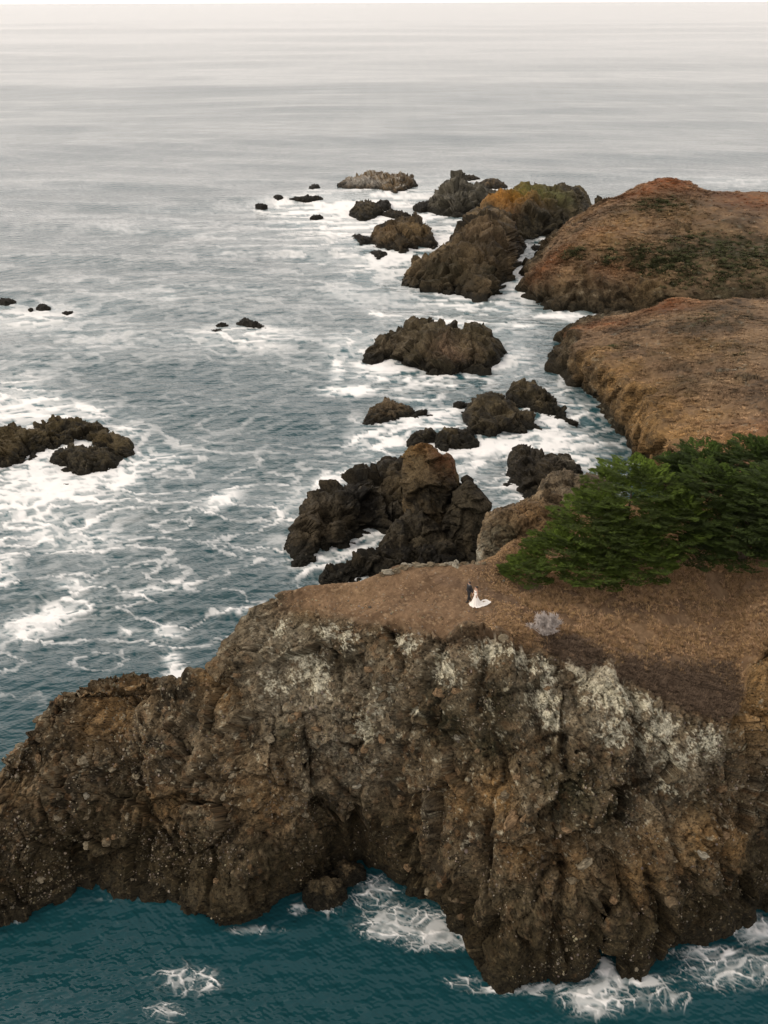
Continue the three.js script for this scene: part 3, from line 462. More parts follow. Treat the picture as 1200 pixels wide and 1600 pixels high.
seaRock('dark lumpy rock in foam just past the top of the tall stack', [[679, 699], [695, 703], [720, 700], [740, 699], [749, 698]], [[679, 690], [692, 673], [710, 671], [725, 674], [740, 682], [749, 693]], { look: OLIVE });
seaRock('black craggy rock in the inlet behind the pale boulders', [[792, 742], [805, 760], [820, 778], [845, 785], [870, 772], [890, 755], [909, 741]], [[792, 725], [800, 706], [815, 705], [828, 715], [850, 719], [880, 716], [895, 724], [909, 733]], { look: { body: [0.032, 0.027, 0.019], dry: [0.065, 0.053, 0.035], pit: [0.014, 0.012, 0.009], dabs: [[890, 726, 1.6, [0.22, 0.2, 0.16]]] } });
seaRock('tiny black rock beside the black craggy rock in the inlet', [[783, 764], [792, 768], [803, 764]], [[783, 760], [790, 756], [803, 760]], { look: BLACK });

// the tall stack behind the couple
{
  const grp = new THREE.Group();
  const dk = { body: [0.029, 0.024, 0.015], dry: [0.066, 0.052, 0.032], pit: [0.011, 0.0095, 0.007] };
  const w1 = [[445, 857], [470, 868], [500, 855], [530, 861], [548, 851], [575, 837], [615, 834], [650, 840], [680, 845], [712, 850]];
  part(rockGeo(w1, [[445, 849], [470, 812], [495, 791], [520, 773], [545, 777], [562, 753], [590, 748], [612, 736], [640, 733], [680, 742], [712, 780]], { lean: 0.6, seed: 301, look: { ...dk, grey: 0.12, dabs: [[490, 825, 3, [0.085, 0.067, 0.043]], [640, 750, 3, [0.1, 0.075, 0.04]]] } }), M.rock, 'seaward_shoulder', grp);
  const hd = part(rockGeo([[630, 790], [645, 812], [670, 818], [695, 812], [713, 790]], [[630, 742], [634, 708], [645, 699], [657, 697], [675, 702], [690, 712], [703, 716], [711, 724], [713, 760]], { lean: 0.82, base: 4, seed: 317, amp: 0.7, under: 4, dryFoot: true, look: { body: [0.075, 0.056, 0.03], dry: [0.13, 0.095, 0.05], pit: [0.03, 0.024, 0.015], dabs: [[655, 700, 2, [0.2, 0.1, 0.03]], [690, 716, 2.2, [0.16, 0.07, 0.03]], [705, 722, 1.6, [0.15, 0.065, 0.03]], [640, 705, 1.5, [0.17, 0.105, 0.03]], [652, 730, 2.2, [0.15, 0.11, 0.06]], [690, 780, 3, [0.03, 0.025, 0.016]]] } }), M.rock, 'rust_topped_head', grp);
  hd.userData.label = 'tall brown head with a rusty mossy top';
  part(rockGeo([[684, 868], [705, 880], [735, 884], [760, 872], [774, 850]], [[684, 830], [700, 792], [715, 766], [735, 750], [746, 762], [758, 785], [774, 815]], { lean: 0.8, seed: 331, amp: 0.55, look: { ...dk, dabs: [[725, 800, 2.5, [0.06, 0.05, 0.032]]] } }), M.rock, 'pointed_slab', grp);
  part(rockGeo([[592, 872], [625, 880], [660, 884], [700, 880]], [[592, 850], [620, 818], [640, 800], [665, 800], [690, 822], [700, 850]], { lean: 0.7, seed: 345, amp: 0.7, look: { body: [0.05, 0.042, 0.028], dry: [0.085, 0.07, 0.045], pit: [0.02, 0.017, 0.012] } }), M.rock, 'split_block', grp);
  part(rockGeo([[500, 916], [540, 912], [590, 905], [650, 905], [700, 905], [755, 895]], [[500, 910], [535, 890], [560, 880], [595, 862], [630, 852], [680, 850], [720, 845], [755, 870]], { lean: 0.55, seed: 359, look: dk }), M.rock, 'dark_foot', grp);
  part(rockGeo([[455, 884], [470, 886], [494, 876]], [[455, 879], [472, 868], [494, 870]], { lean: 0.5, seed: 371, look: BLACK }), M.rock, 'seaward_ledge', grp);
  mark(w1, 0.8); rockFoam.push([580, 848, 45, 14, 0.55], [480, 875, 40, 16, 0.7], [555, 905, 36, 12, 0.75]);
  put(grp, 'sea_stack', 'tall dark stack with a rusty top, just behind the couple\'s clifftop', 'rock');
}
seaRock('small black rock in the foam under the seaward edge of the grassy top', [[498, 910], [508, 914], [519, 908]], [[498, 904], [506, 893], [512, 894], [519, 903]], { look: BLACK });

// left water
{
  const grp = new THREE.Group();
  const w = [[-90, 740], [0, 729], [30, 724], [55, 717], [72, 707], [100, 699], [135, 697], [165, 706], [190, 722], [212, 711]];
  part(rockGeo(w, [[-90, 690], [0, 677], [30, 675], [60, 673], [85, 662], [110, 661], [135, 667], [160, 675], [180, 689], [186, 691], [195, 680], [204, 696], [212, 708]], { lean: 0.55, seed: 401, look: { body: [0.085, 0.067, 0.033], dry: [0.14, 0.108, 0.058], pit: [0.026, 0.022, 0.014], dabs: [[170, 690, 3, [0.11, 0.085, 0.045]], [60, 712, 3, [0.03, 0.026, 0.016]]] } }), M.rock, 'back_ridge', grp);
  const w2 = [[80, 724], [105, 738], [125, 743], [150, 739], [167, 742], [192, 724]];
  part(rockGeo(w2, [[80, 714], [100, 704], [130, 703], [150, 707], [172, 711], [192, 716]], { lean: 0.5, seed: 417, look: { body: [0.06, 0.05, 0.03], dry: [0.1, 0.08, 0.046], pit: [0.018, 0.016, 0.011] } }), M.rock, 'front_slab', grp);
  mark(w, 1.2); mark(w2, 1.3); rockFoam.push([105, 697, 55, 16, 1]);
  put(grp, 'sea_rock', 'large olive brown rock with surf all round, cut by the picture\'s left edge', 'rock', 'rocks standing in the sea');
}
seaRock('thin black rock awash just below the large surf-ringed rock', [[86, 759], [100, 762], [114, 758]], [[86, 757], [98, 755.5], [114, 756]], { look: BLACK });
seaRock('low black rock at the very edge of the picture, above the surf-ringed rock', [[-12, 475], [8, 479], [26, 475]], [[-12, 471], [6, 467], [20, 469], [26, 473]], { look: BLACK });
seaRock('small lumpy black rock, middle of the three tiny rocks near the edge', [[56, 483], [66, 487], [79, 484]], [[56, 481], [62, 477], [70, 476], [79, 481]], { look: BLACK });
seaRock('tiniest black rock, beside the small lumpy one', [[44, 484], [48, 487], [52, 484]], [[44, 483], [48, 481], [52, 483]], { look: BLACK });
seaRock('tiny black rock farthest from the edge of those three', [[97, 490], [105, 493], [114, 489]], [[97, 489], [104, 487], [114, 487]], { look: BLACK });
seaRock('lower black rock of the broken pair in the open water', [[328, 520], [337, 524], [349, 519]], [[328, 517.5], [338, 515], [349, 516]], { look: BLACK });
seaRock('upper black rock of the broken pair in the open water', [[337, 512], [346, 515], [357, 511]], [[337, 509], [346, 505], [357, 508]], { look: BLACK });
seaRock('long broken black rock beside the pair in the open water', [[369, 508], [390, 514], [416, 516]], [[369, 505], [382, 500], [398, 504], [416, 513]], { look: BLACK });

// boulders of the near headland
seaRock('rounded brown boulder in the water at the foot of the near cliff', [[472, 1408], [495, 1422], [520, 1420], [542, 1402]], [[472, 1395], [490, 1378], [515, 1374], [535, 1382], [542, 1394]], { look: { body: [0.07, 0.055, 0.032], dry: [0.12, 0.095, 0.06], pit: [0.03, 0.025, 0.016] }, mat: M.cliff, amp: 0.7, lean: 0.7, foam: 0.4 }, 'boulder', 'boulders of the near headland');
seaRock('angular boulder wedged at the cliff foot above the rounded one', [[515, 1380], [540, 1390], [572, 1372]], [[515, 1366], [530, 1352], [552, 1350], [572, 1362]], { look: BROWN, mat: M.cliff, amp: 0.7, lean: 0.75, foam: 0 }, 'boulder', 'boulders of the near headland');
seaRock('broad tan and mossy outcrop between the couple and the cypress', [[746, 872], [762, 888], [800, 893], [850, 884], [888, 862]], [[746, 852], [756, 822], [766, 812], [790, 801], [815, 791], [845, 783], [868, 785], [888, 800]], { base: 19.5, lean: 0.62, under: 6, dryFoot: true, foam: 0, mat: M.cliff, amp: 0.8, look: { ...TAN, grey: 0.12, dabs: [[795, 835, 1.8, [0.07, 0.055, 0.03]], [765, 850, 1.5, [0.15, 0.135, 0.1]], [750, 865, 0.8, [0.34, 0.33, 0.28]], [790, 858, 0.5, [0.38, 0.37, 0.32]], [825, 805, 1.5, [0.22, 0.14, 0.075]], [850, 812, 1.5, [0.23, 0.145, 0.07]], [800, 850, 1.2, [0.06, 0.05, 0.028]]] } }, 'boulder', 'boulders of the near headland');
seaRock('pale rounded boulder behind the cypress tip, overlooking the inlet', [[838, 782], [855, 797], [880, 806], [925, 808], [960, 798]], [[838, 772], [848, 756], [862, 746], [890, 740], [920, 742], [945, 750], [960, 762]], { base: 18.5, lean: 0.66, under: 6, dryFoot: true, foam: 0, mat: M.cliff, amp: 0.55, look: { body: [0.14, 0.11, 0.075], dry: [0.21, 0.17, 0.12], pit: [0.07, 0.055, 0.036], grey: 0.15 } }, 'boulder', 'boulders of the near headland');
console.log('rocks');

// ================================================================ the sea
{
  // patches of foam as they lie on the water: [px, py, half width, half height, thickness, slant]
  const patches = [
    [50, 765, 150, 42, 1.05], [10, 640, 120, 36, 0.95], [110, 650, 80, 26, 0.7], [170, 745, 60, 30, 0.95], [110, 830, 120, 38, 0.5], [235, 720, 60, 16, 0.6], [40, 800, 70, 25, 0.7], [30, 600, 60, 25, 0.5], [195, 680, 30, 12, 0.85],
    [65, 968, 75, 24, 0.98, -0.3], [10, 888, 26, 30, 0.62], [262, 985, 26, 14, 0.75], [268, 1025, 16, 18, 0.75], [282, 1055, 30, 14, 0.8], [250, 922, 60, 9, 0.6, -0.15], [348, 785, 32, 15, 0.95, -0.4], [525, 750, 44, 14, 1.0, -0.35], [370, 955, 30, 8, 0.55], [205, 983, 30, 8, 0.45], [115, 915, 40, 10, 0.5], [120, 850, 60, 10, 0.5],
    [545, 611, 52, 9, 1.1], [527, 580, 12, 22, 0.8], [610, 585, 70, 18, 0.6], [600, 572, 50, 12, 0.9], [550, 540, 60, 28, 0.62], [700, 600, 80, 12, 0.5], [805, 560, 26, 30, 0.42], [590, 492, 22, 7, 0.95, 0.3], [640, 498, 60, 5, 0.8, 0.1], [740, 508, 120, 4.5, 1.0, 0.06],
    [765, 698, 110, 14, 1.1], [860, 690, 75, 22, 0.9], [640, 690, 60, 22, 0.75], [690, 655, 50, 26, 0.8], [580, 690, 50, 30, 0.6], [910, 720, 60, 26, 0.62], [825, 772, 24, 9, 0.85], [800, 755, 22, 14, 0.6], [900, 650, 50, 30, 0.5], [780, 800, 26, 10, 0.5], [860, 625, 40, 25, 0.5], [740, 730, 50, 20, 0.45], [650, 620, 60, 18, 0.45], [480, 770, 40, 16, 0.5], [470, 800, 60, 30, 0.45],
    [818, 430, 16, 42, 1.0], [870, 492, 70, 8, 1.1], [950, 497, 34, 6, 1.0], [850, 380, 20, 8, 0.6], [900, 505, 60, 10, 0.5], [880, 600, 30, 50, 0.35],
    [560, 335, 150, 38, 0.95], [700, 375, 60, 34, 0.85], [620, 415, 90, 26, 0.8], [480, 320, 100, 22, 0.62], [720, 472, 80, 9, 0.75], [640, 300, 130, 20, 0.62], [760, 310, 60, 10, 0.6], [560, 455, 80, 24, 0.42], [1140, 285, 80, 10, 0.5], [500, 400, 80, 24, 0.4],
    [385, 525, 120, 26, 0.66], [400, 540, 50, 8, 0.85], [40, 497, 90, 20, 0.7], [265, 465, 14, 7, 0.7], [150, 520, 120, 30, 0.35], [430, 480, 150, 40, 0.3],
    [590, 1395, 40, 26, 0.66], [640, 1440, 85, 32, 0.64], [700, 1470, 50, 16, 0.55], [600, 1455, 40, 14, 0.6], [660, 1470, 30, 20, 0.45], [800, 1545, 80, 10, 0.5], [930, 1555, 60, 36, 0.62], [945, 1515, 14, 22, 0.8], [1000, 1530, 70, 10, 0.62], [1110, 1488, 60, 14, 0.7], [1185, 1450, 40, 22, 0.95], [1150, 1515, 100, 34, 0.58], [1030, 1560, 60, 26, 0.36], [400, 1450, 50, 8, 0.55], [295, 1525, 66, 30, 0.4], [255, 1575, 40, 20, 0.34], [466, 1420, 16, 9, 0.62], [720, 1530, 40, 14, 0.35], [20, 1435, 30, 6, 0.4], [860, 1540, 40, 8, 0.6], [230, 1400, 120, 10, 0.2],
    ...rockFoam,
  ].map(([px, py, rx, ry, a, s = 0]) => {
    const c = at(px, py), e = at(px + rx, py + rx * s), f = at(px, py - Math.min(ry, py - 30)), ux = e.x - c.x, uz = e.z - c.z, vx = f.x - c.x, vz = f.z - c.z, det = ux * vz - uz * vx;
    return { x: c.x, z: c.z, ux, uz, vx, vz, det, a, r: Math.hypot(ux, uz) * 2 + Math.hypot(vx, vz) * 2 };
  });
  // which patches touch a square of water
  const Q = 12, table = new Map();
  patches.forEach((p, n) => { for (let i = Math.floor((p.x - p.r) / Q); i <= Math.floor((p.x + p.r) / Q); i++) for (let j = Math.floor((p.z - p.r) / Q); j <= Math.floor((p.z + p.r) / Q); j++) { const k = i * 4096 + j; if (!table.has(k)) table.set(k, []); table.get(k).push(n); } });
  const cover = (x, z) => {
    const l = table.get(Math.floor(x / Q) * 4096 + Math.floor(z / Q)); let s = 0; if (!l) return 0;
    for (const n of l) { const p = patches[n], dx = x - p.x, dz = z - p.z, u = (dx * p.vz - dz * p.vx) / p.det, v = (p.ux * dz - p.uz * dx) / p.det, e = u * u + v * v; if (e < 4) { const q = p.a * (e < 0.2 ? 1 : Math.exp(-(e - 0.2) * 1.3)); s = Math.max(s, q) + 0.16 * Math.min(s, q); } }
    return s;
  };
  // threads of foam: thin bands along the zero lines of three sizes of swirled noise, wider where there is more foam
  const threads = (x, z, m, dr, step) => {
    const wx = x + 2.4 * noise(x * 0.12, 0, z * 0.12) + 0.9 * noise(x * 0.45, 3, z * 0.45), wz = z + 2.4 * noise(x * 0.12, 7, z * 0.12) + 0.9 * noise(x * 0.45, 9, z * 0.45);
    const band = (n, w, f) => { if (w <= 0.003) return 0; const e = Math.max(w, step * f * 0.8); return sst(e, e * 0.6, Math.abs(n)) * Math.min(1, 1.2 * w / e); };
    const a = band(noise(wx * 0.1, 1, wz * 0.2) + 0.12 * sst(1, 0.4, dr) * noise(wx, 2, wz * 1.3), 0.012 + 0.17 * m * m, 0.2), b = sst(2, 0.9, dr) * band(noise(wx * 0.3, 5, wz * 0.52) + 0.1 * sst(0.5, 0.2, dr) * noise(wx * 2, 2, wz * 2.6), 0.22 * m * m, 0.5), c = sst(0.8, 0.4, dr) * band(noise(wx * 0.85, 8, wz * 1.3), 0.3 * m * m, 1.3), far = sst(0.7, 2, dr) * band(noise(wx * 0.035, 2, wz * 0.1) + 0.2 * noise(wx * 0.14, 2, wz * 0.3), 0.02 + 0.22 * m * m, 0.1), d = dr < 0.4 ? band(noise(wx * 2.1, 3, wz * 2.9), 0.3 * m * m - 0.02, 2.8) : 0;
    cells(wx * 0.75 + 0.3 * noise(x * 2, 1, z * 2), 3.3, wz * 0.85); const n1 = sst(0.04 + 0.3 * m * m, 0.01 + 0.1 * m * m, f2 - f1) * clamp(0.75 + 0.9 * noise(x * 0.9, 5, z * 1.1));
    cells(x * 2.1 + 0.4 * noise(x * 3, 1, z * 3), 7.7, z * 2.3); const n2 = sst(0.05 + 0.34 * m * m, 0.1 * m * m, f2 - f1) * clamp(0.6 + 1.1 * noise(x * 0.7, 9, z * 0.9)), net = sst(0.3, 0.2, step) * Math.max(n1, n2 * 0.75 * m) * sst(0.12, 0.4, m);
    const torn = 0.55 + 0.75 * noise(wx * 0.55, 4, wz * 0.9) + 0.35 * sst(0.8, 0.3, dr) * noise(x * 2.2, 6, z * 2.6);
    return clamp(Math.max(a * mixn(1, 0.6, sst(0.3, 0.2, step)), far, b * mixn(0.95, 0.4, sst(0.3, 0.2, step)), c * mixn(0.85, 0.3, sst(0.3, 0.2, step)), d * 0.4, net) * clamp(torn + 0.55 * m));
  };
  const radii = []; for (let py = 1740; py > 3; py -= py < 60 ? 1.6 : py > 1345 ? 1.6 : 2.25) { const p = at(W / 2, py); const r = -p.z; if (p.z > 0 || r > 42000) break; radii.push(r); } radii.unshift(14, 26); radii.push(42000);
  const angles = []; for (let a = -33; a <= 33; a += 0.092) angles.push(a * Math.PI / 180); for (let a = 40; a < 327; a += 7) angles.push(a * Math.PI / 180); angles.push(327 * Math.PI / 180);
  const na = angles.length, nr = radii.length, pos = new Float32Array(na * nr * 3), col = new Float32Array(na * nr * 3), uv = new Float32Array(na * nr * 2), foam = new Float32Array(na * nr);
  const turn = (x, z, a) => x * Math.sin(a) + z * Math.cos(a);
  for (let j = 0; j < nr; j++) {
    const r = radii[j], dr = j ? r - radii[j - 1] : 1, keep = (l) => sst(0.5, 0.24, dr / l);
    for (let i = 0; i < na; i++) {
      const k = j * na + i, x = Math.sin(angles[i]) * r, z = -Math.cos(angles[i]) * r;
      let y = 0;
      if (dr < 320) {
        const q = turn(x, z, 0.12), w = 4 * noise(x * 0.02, 1, z * 0.02);
        y += keep(600) * 6 * sst(500, 1300, r) * noise(x * 0.0011, 7, z * 0.0035) + keep(170) * mixn(0.8, 1.9, sst(300, 600, r)) * noise(x * 0.004, 3, z * 0.012) + keep(80) * mixn(0.4, 1, sst(250, 450, r)) * noise(x * 0.008, 5, z * 0.026) + keep(46) * 0.34 * Math.sin((q + w * 1.6) * 2 * Math.PI / 46) * (0.7 + 0.9 * noise(x * 0.012, 4, z * 0.012)) + keep(21) * 0.17 * Math.sin((turn(x, z, -0.25) + w) * 2 * Math.PI / 21);
        const calm = mixn(0.45, 1.9, sst(68, 120, r)), k1 = keep(7) * calm, k2 = keep(3) * calm, k3 = keep(1.2) * calm;
        if (k1 > 0) y += k1 * 0.26 * (0.42 - Math.abs(noise(x * 0.11, 2, z * 0.2 + 0.05 * x)));
        if (k2 > 0) y += k2 * 0.13 * (0.4 - Math.abs(noise(x * 0.3, 6, z * 0.5 + 0.1 * x)));
        if (k3 > 0) y += k3 * 0.045 * (0.4 - Math.abs(noise(x * 0.8, 4, z * 1.25 + 0.2 * x)));
      }
      let fo = 0, milk = 0;
      if (r < 900 && i < 718) {
        const big = fbm(x * 0.018, 3, z * 0.026, 3), m0 = cover(x, z);
        const open = r > 85 ? (0.33 + 0.5 * big) * sst(80, 110, r) * (1 - sst(300, 860, r)) : 0;
        const m = clamp(m0 * 1.06 + Math.max(0, open) * (1 - m0), 0, 1.3) + 0.16 * noise(x * 0.2, 4, z * 0.3) * sst(0.1, 0.4, m0);
        fo = threads(x, z, m, dr, Math.max(dr, r * 0.0016)) * sst(0.06, 0.26, m);
        const full = sst(0.93, 1.25, m + 0.5 * fbm(x * 0.5, 1, z * 0.75, 4)); fo = Math.max(fo, full * clamp(0.85 + 0.55 * noise(x * 1.3, 2, z * 1.8) * sst(1, 0.4, dr) + 0.3 * noise(x * 0.3, 2, z * 0.6)));
        milk = clamp(0.85 * m * sst(0.15, 0.9, m) + 0.12 * big); 
        y += 0.1 * fo + 0.12 * sst(0.6, 1.1, m) * fbm(x * 0.7, 2, z * 0.7, 3);
      }
      foam[k] = fo;
      const c = [0.008, 0.045, 0.056]; tint(c, 0.055, 0.19, 0.22, clamp(milk * 0.45));
      const pt = fbm(x * 0.05, 8, z * 0.07, 3); tint(c, 0.006, 0.042, 0.048, clamp(0.5 + 1.4 * pt) * 0.6);
      tint(c, 0.78, 0.775, 0.76, fo);
      col[k * 3] = c[0]; col[k * 3 + 1] = c[1]; col[k * 3 + 2] = c[2];
      pos[k * 3] = x; pos[k * 3 + 1] = y; pos[k * 3 + 2] = z; uv[k * 2] = x / 18; uv[k * 2 + 1] = z / 18;
    }
  }
  const clear = [], white = [];
  for (let j = 0; j < nr - 1; j++) for (let i = 0; i < na - 1; i++) {
    const a = j * na + i, b = a + 1, c = a + na, d = c + 1, l = (foam[a] + foam[b] + foam[c] + foam[d]) > 2 ? white : clear;
    l.push(a, b, c, b, d, c);
  }
  const geo = new THREE.BufferGeometry();
  geo.setAttribute('position', new THREE.BufferAttribute(pos, 3)); geo.setAttribute('uv', new THREE.BufferAttribute(uv, 2)); geo.setAttribute('color', new THREE.BufferAttribute(col, 3));
  const idx = new Uint32Array(clear.length + white.length); idx.set(clear); idx.set(white, clear.length); geo.setIndex(new THREE.BufferAttribute(idx, 1));
  geo.addGroup(0, clear.length, 0); geo.addGroup(clear.length, white.length, 1); geo.computeVertexNormals();
  // ripples: a closed tile of many small waves, as slopes
  const n = 512, waves = []; for (let q = 0; q < 70; q++) { const len = 6 + 52 * rnd() ** 1.1, a = (rnd() - 0.5) * 2.1 + Math.PI / 2 + 0.15; waves.push([Math.round(Math.cos(a) * len), Math.round(Math.sin(a) * len) || 1, rnd() * 6.283, 0.06 / Math.pow(len, 0.18)]); }
  const sxA = new Float32Array(n * n), szA = new Float32Array(n * n);
  for (const [kx, kz, ph, sl] of waves) { const l = Math.hypot(kx, kz), ax = sl * kx / l, az = sl * kz / l; for (let j = 0; j < n; j++) for (let i = 0; i < n; i++) { const c = Math.cos((kx * i + kz * j) / n * 6.28318 + ph); sxA[j * n + i] += ax * c; szA[j * n + i] += az * c; } }
  const nm = tex(n, (u, v, i, j) => { const x = -sxA[j * n + i], y = -szA[j * n + i], q = 1 / Math.hypot(x, y, 1); return [(x * q * 0.5 + 0.5) * 255, (y * q * 0.5 + 0.5) * 255, (q * 0.5 + 0.5) * 255]; });
  const waterM = new THREE.MeshPhysicalMaterial({ vertexColors: true, roughness: 0.1, ior: 1.333, metalness: 0, normalMap: nm, normalScale: new THREE.Vector2(0.72, 0.72) });
  const foamM = new THREE.MeshStandardMaterial({ vertexColors: true, roughness: 0.85, metalness: 0 });
  const sea = new THREE.Mesh(geo, [waterM, foamM]);
  setting(sea, 'sea', 'teal sea laced with white foam, paling to silver at the horizon');
  console.log('sea', na * nr, pos.length / 3);
}

// ================================================================ stones, grass and scrub
function stoneGeo(k, flat = 0.75) {
  const g = new THREE.IcosahedronGeometry(1, 1), p = g.attributes.position;
  for (let i = 0; i < p.count; i++) { const x = p.getX(i), y = p.getY(i), z = p.getZ(i), d = 1 + 0.6 * noise(x * 1.3 + k * 9, y * 1.1, z * 1.1) + 0.14 * noise(x * 2.6, y * 2.6 + k * 5, z * 2.6); p.setXYZ(i, x * d, y * d * flat, z * d * 0.85); }
  g.computeVertexNormals(); return g;
}
const stones = [0, 1, 2, 3, 4].map((k) => stoneGeo(k, 0.6 + 0.1 * (k % 4)));
const plainStone = (r, g, b) => { const c = new THREE.MeshPhysicalMaterial({ specularIntensity: 0.35, roughness: 0.93, metalness: 0, map: rockGrain, bumpMap: rockBump, bumpScale: 0.05 }); c.color.setRGB(r, g, b); return c; };
const stoneMats = [plainStone(0.2, 0.165, 0.115), plainStone(0.27, 0.235, 0.175), plainStone(0.15, 0.115, 0.075), plainStone(0.24, 0.165, 0.1), plainStone(0.33, 0.31, 0.26)];
const UP = new THREE.Vector3(0, 1, 0), m4 = new THREE.Matrix4(), qt = new THREE.Quaternion(), q2 = new THREE.Quaternion(), vp = new THREE.Vector3(), vs = new THREE.Vector3(), vn = new THREE.Vector3(), tc = new THREE.Color();
function pick(g, n, want, jitter, each) {                    // n random places on a grid; want(k) is how welcome
  const N = g.nu * g.nv; let tries = 0, done = 0;
  while (done < n && tries++ < n * 60) {
    const k = Math.floor(rnd() * N); if (rnd() > want(k)) continue;
    const i = k % g.nu; if (i < 2 || i > g.nu - 3) continue;
    const o = i < g.nu - 2 ? k + 1 : k, t = rnd() * jitter;
    vp.set(mixn(g.moved[k * 3], g.moved[o * 3], t), mixn(g.moved[k * 3 + 1], g.moved[o * 3 + 1], t), mixn(g.moved[k * 3 + 2], g.moved[o * 3 + 2], t)); vn.set(g.nn[k * 3], g.nn[k * 3 + 1], g.nn[k * 3 + 2]);
    each(k, done++);
  }
  return done;
}
const rowOf = (g, k) => g.params[Math.floor(k / g.nu)];
{
  // cobbles set in the near cliff and lying on its top, each a stone of its own
  pick(near, 240, (k) => { const v = rowOf(near, k), y = near.moved[k * 3 + 1]; if (v < 1.15 || v > 6 || y < 1) return 0; const x = near.moved[k * 3], z = near.moved[k * 3 + 2]; if (near.top[k] > 0.5) return (k % near.nu) < near.nu * 0.66 && v < 5.2 ? 0.25 : 0; return sst(-0.1, 0.3, noise(x * 0.16 + 4, y * 0.16, z * 0.16)); }, 1, (k, n) => {
    const onTop = near.top[k] > 0.5, s = onTop ? rr(0.09, 0.2) : rr(0.16, 0.46) * (rnd() < 0.2 ? 1.3 : 1), m = part(stones[n % 5], stoneMats[onTop ? 3 + n % 2 : Math.floor(rnd() * 4.4)], named('cobble'), near.mesh);
    m.position.copy(vp).addScaledVector(vn, -s * 0.2); m.rotation.set(rr(-0.5, 0.5), rr(0, 6.28), rr(-0.5, 0.5)); m.scale.set(s * rr(0.8, 1.3), s * rr(0.7, 1.1), s);
  });
  for (let x = 596; x < 756; x += 7.5) { const q = near.spot(x + rr(-3, 3), (x < 640 ? mixn(896, 882, (x - 596) / 44) : 880) + rr(0, 5)), s = rr(0.22, 0.5), m = part(stones[Math.floor(rnd() * 5)], stoneMats[[1, 4, 0, 4, 2][Math.floor(rnd() * 5)]], named('cobble'), near.mesh); m.position.copy(q); m.rotation.set(rr(-0.5, 0.5), rr(0, 6.28), rr(-0.5, 0.5)); m.scale.set(s * rr(1, 1.6), s * rr(0.6, 1), s); }
  const mat = new THREE.MeshPhysicalMaterial({ roughness: 0.93, metalness: 0, specularIntensity: 0.35 });
  const pg = new THREE.IcosahedronGeometry(1, 0); const peb = new THREE.InstancedMesh(pg, mat, 9000);
  const n = pick(near, 9000, (k) => { const v = rowOf(near, k), y = near.moved[k * 3 + 1]; if (v < 1.05 || v > 6.1 || y < 0.6) return 0; const x = near.moved[k * 3], z = near.moved[k * 3 + 2]; if (near.top[k] > 0.5) return (k % near.nu) < near.nu * 0.66 ? 0.12 * sst(5.4, 4.2, v) + 0.02 : 0.01; return sst(-0.15, 0.35, noise(x * 0.2 + 4, y * 0.2, z * 0.2) + 0.5 * noise(x * 0.9, y * 0.9, z * 0.9)); }, 1, (k, i) => {
    const s = 0.03 + 0.07 * rnd() ** 2.2 + (rnd() < 0.04 ? 0.07 : 0); qt.setFromEuler(new THREE.Euler(rr(0, 6), rr(0, 6), rr(0, 6))); m4.compose(vp, qt, vs.set(s * rr(0.8, 1.5), s, s * rr(0.7, 1.2))); peb.setMatrixAt(i, m4);
    const b = 0.07 + 0.2 * rnd() ** 1.8; peb.setColorAt(i, tc.setRGB(b, b * rr(0.78, 0.9), b * rr(0.5, 0.7)));
  });
  peb.count = n; peb.castShadow = peb.receiveShadow = true; setting(peb, 'cliff_pebbles', 'small pale pebbles weathering out of the near headland', 'stuff');
}
function tuft(n, spread, h, wide, droop) {
  const v = [];
  for (let i = 0; i < n; i++) {
    const a = rnd() * 6.283, r = rnd() * spread * 0.5, x = Math.cos(a) * r, z = Math.sin(a) * r, o = rr(0.2, 1) * droop, ex = x + Math.cos(a + rr(-0.6, 0.6)) * o, ez = z + Math.sin(a + rr(-0.6, 0.6)) * o, w = wide * rr(0.6, 1.2), bx = -Math.sin(a) * w, bz = Math.cos(a) * w;
    v.push(x - bx, -0.03, z - bz, x + bx, -0.03, z + bz, ex, h * rr(0.55, 1.1), ez);
  }
  const g = new THREE.BufferGeometry(); g.setAttribute('position', new THREE.Float32BufferAttribute(v, 3)); g.computeVertexNormals(); return g;
}
function strew(name, label, g, geo, mat, n, want, dress) {
  const im = new THREE.InstancedMesh(geo, mat, n);
  const c = pick(g, n, want, 1, (k, i) => { const s = dress(k, tc); qt.setFromUnitVectors(UP, vn.lerp(UP, 0.6).normalize()); q2.setFromAxisAngle(UP, rnd() * 6.283); qt.multiply(q2); m4.compose(vp, qt, s); im.setMatrixAt(i, m4); im.setColorAt(i, tc); });
  im.count = c; im.castShadow = im.receiveShadow = true; setting(im, name, label, 'stuff'); return im;
}
const leafy = (o = {}) => new THREE.MeshPhysicalMaterial({ roughness: 0.95, metalness: 0, side: THREE.DoubleSide, transmission: 0.25, thickness: 0, ior: 1.3, specularIntensity: 0.3, ...o });
strew('dry_grass', 'dry tan grass growing over the top of the near headland', near, tuft(11, 0.22, 0.24, 0.02, 0.16), leafy(), 46000,
  (k) => { if (near.top[k] < 0.6) return 0; const x = near.moved[k * 3], z = near.moved[k * 3 + 2], right = sst(0.56, 0.66, (k % near.nu) / near.nu); return (0.03 + 0.97 * right) * (1 - 0.75 * near.lowland[k]) * (1 - clamp(1.5 * near.heath[k])) * sst(-0.35, 0.2, noise(x * 0.5, 2, z * 0.5)); },
  (k, c) => { const right = sst(0.56, 0.66, (k % near.nu) / near.nu), b = rr(0.42, 1.35); c.setRGB(0.45 * b, 0.305 * b, 0.175 * b * rr(0.85, 1.1)); const s = rr(0.5, 1) * (0.55 + 0.75 * right); return vs.set(s * 1.35, s * rr(0.7, 1.5) * (0.35 + 0.45 * right), s * 1.35); });
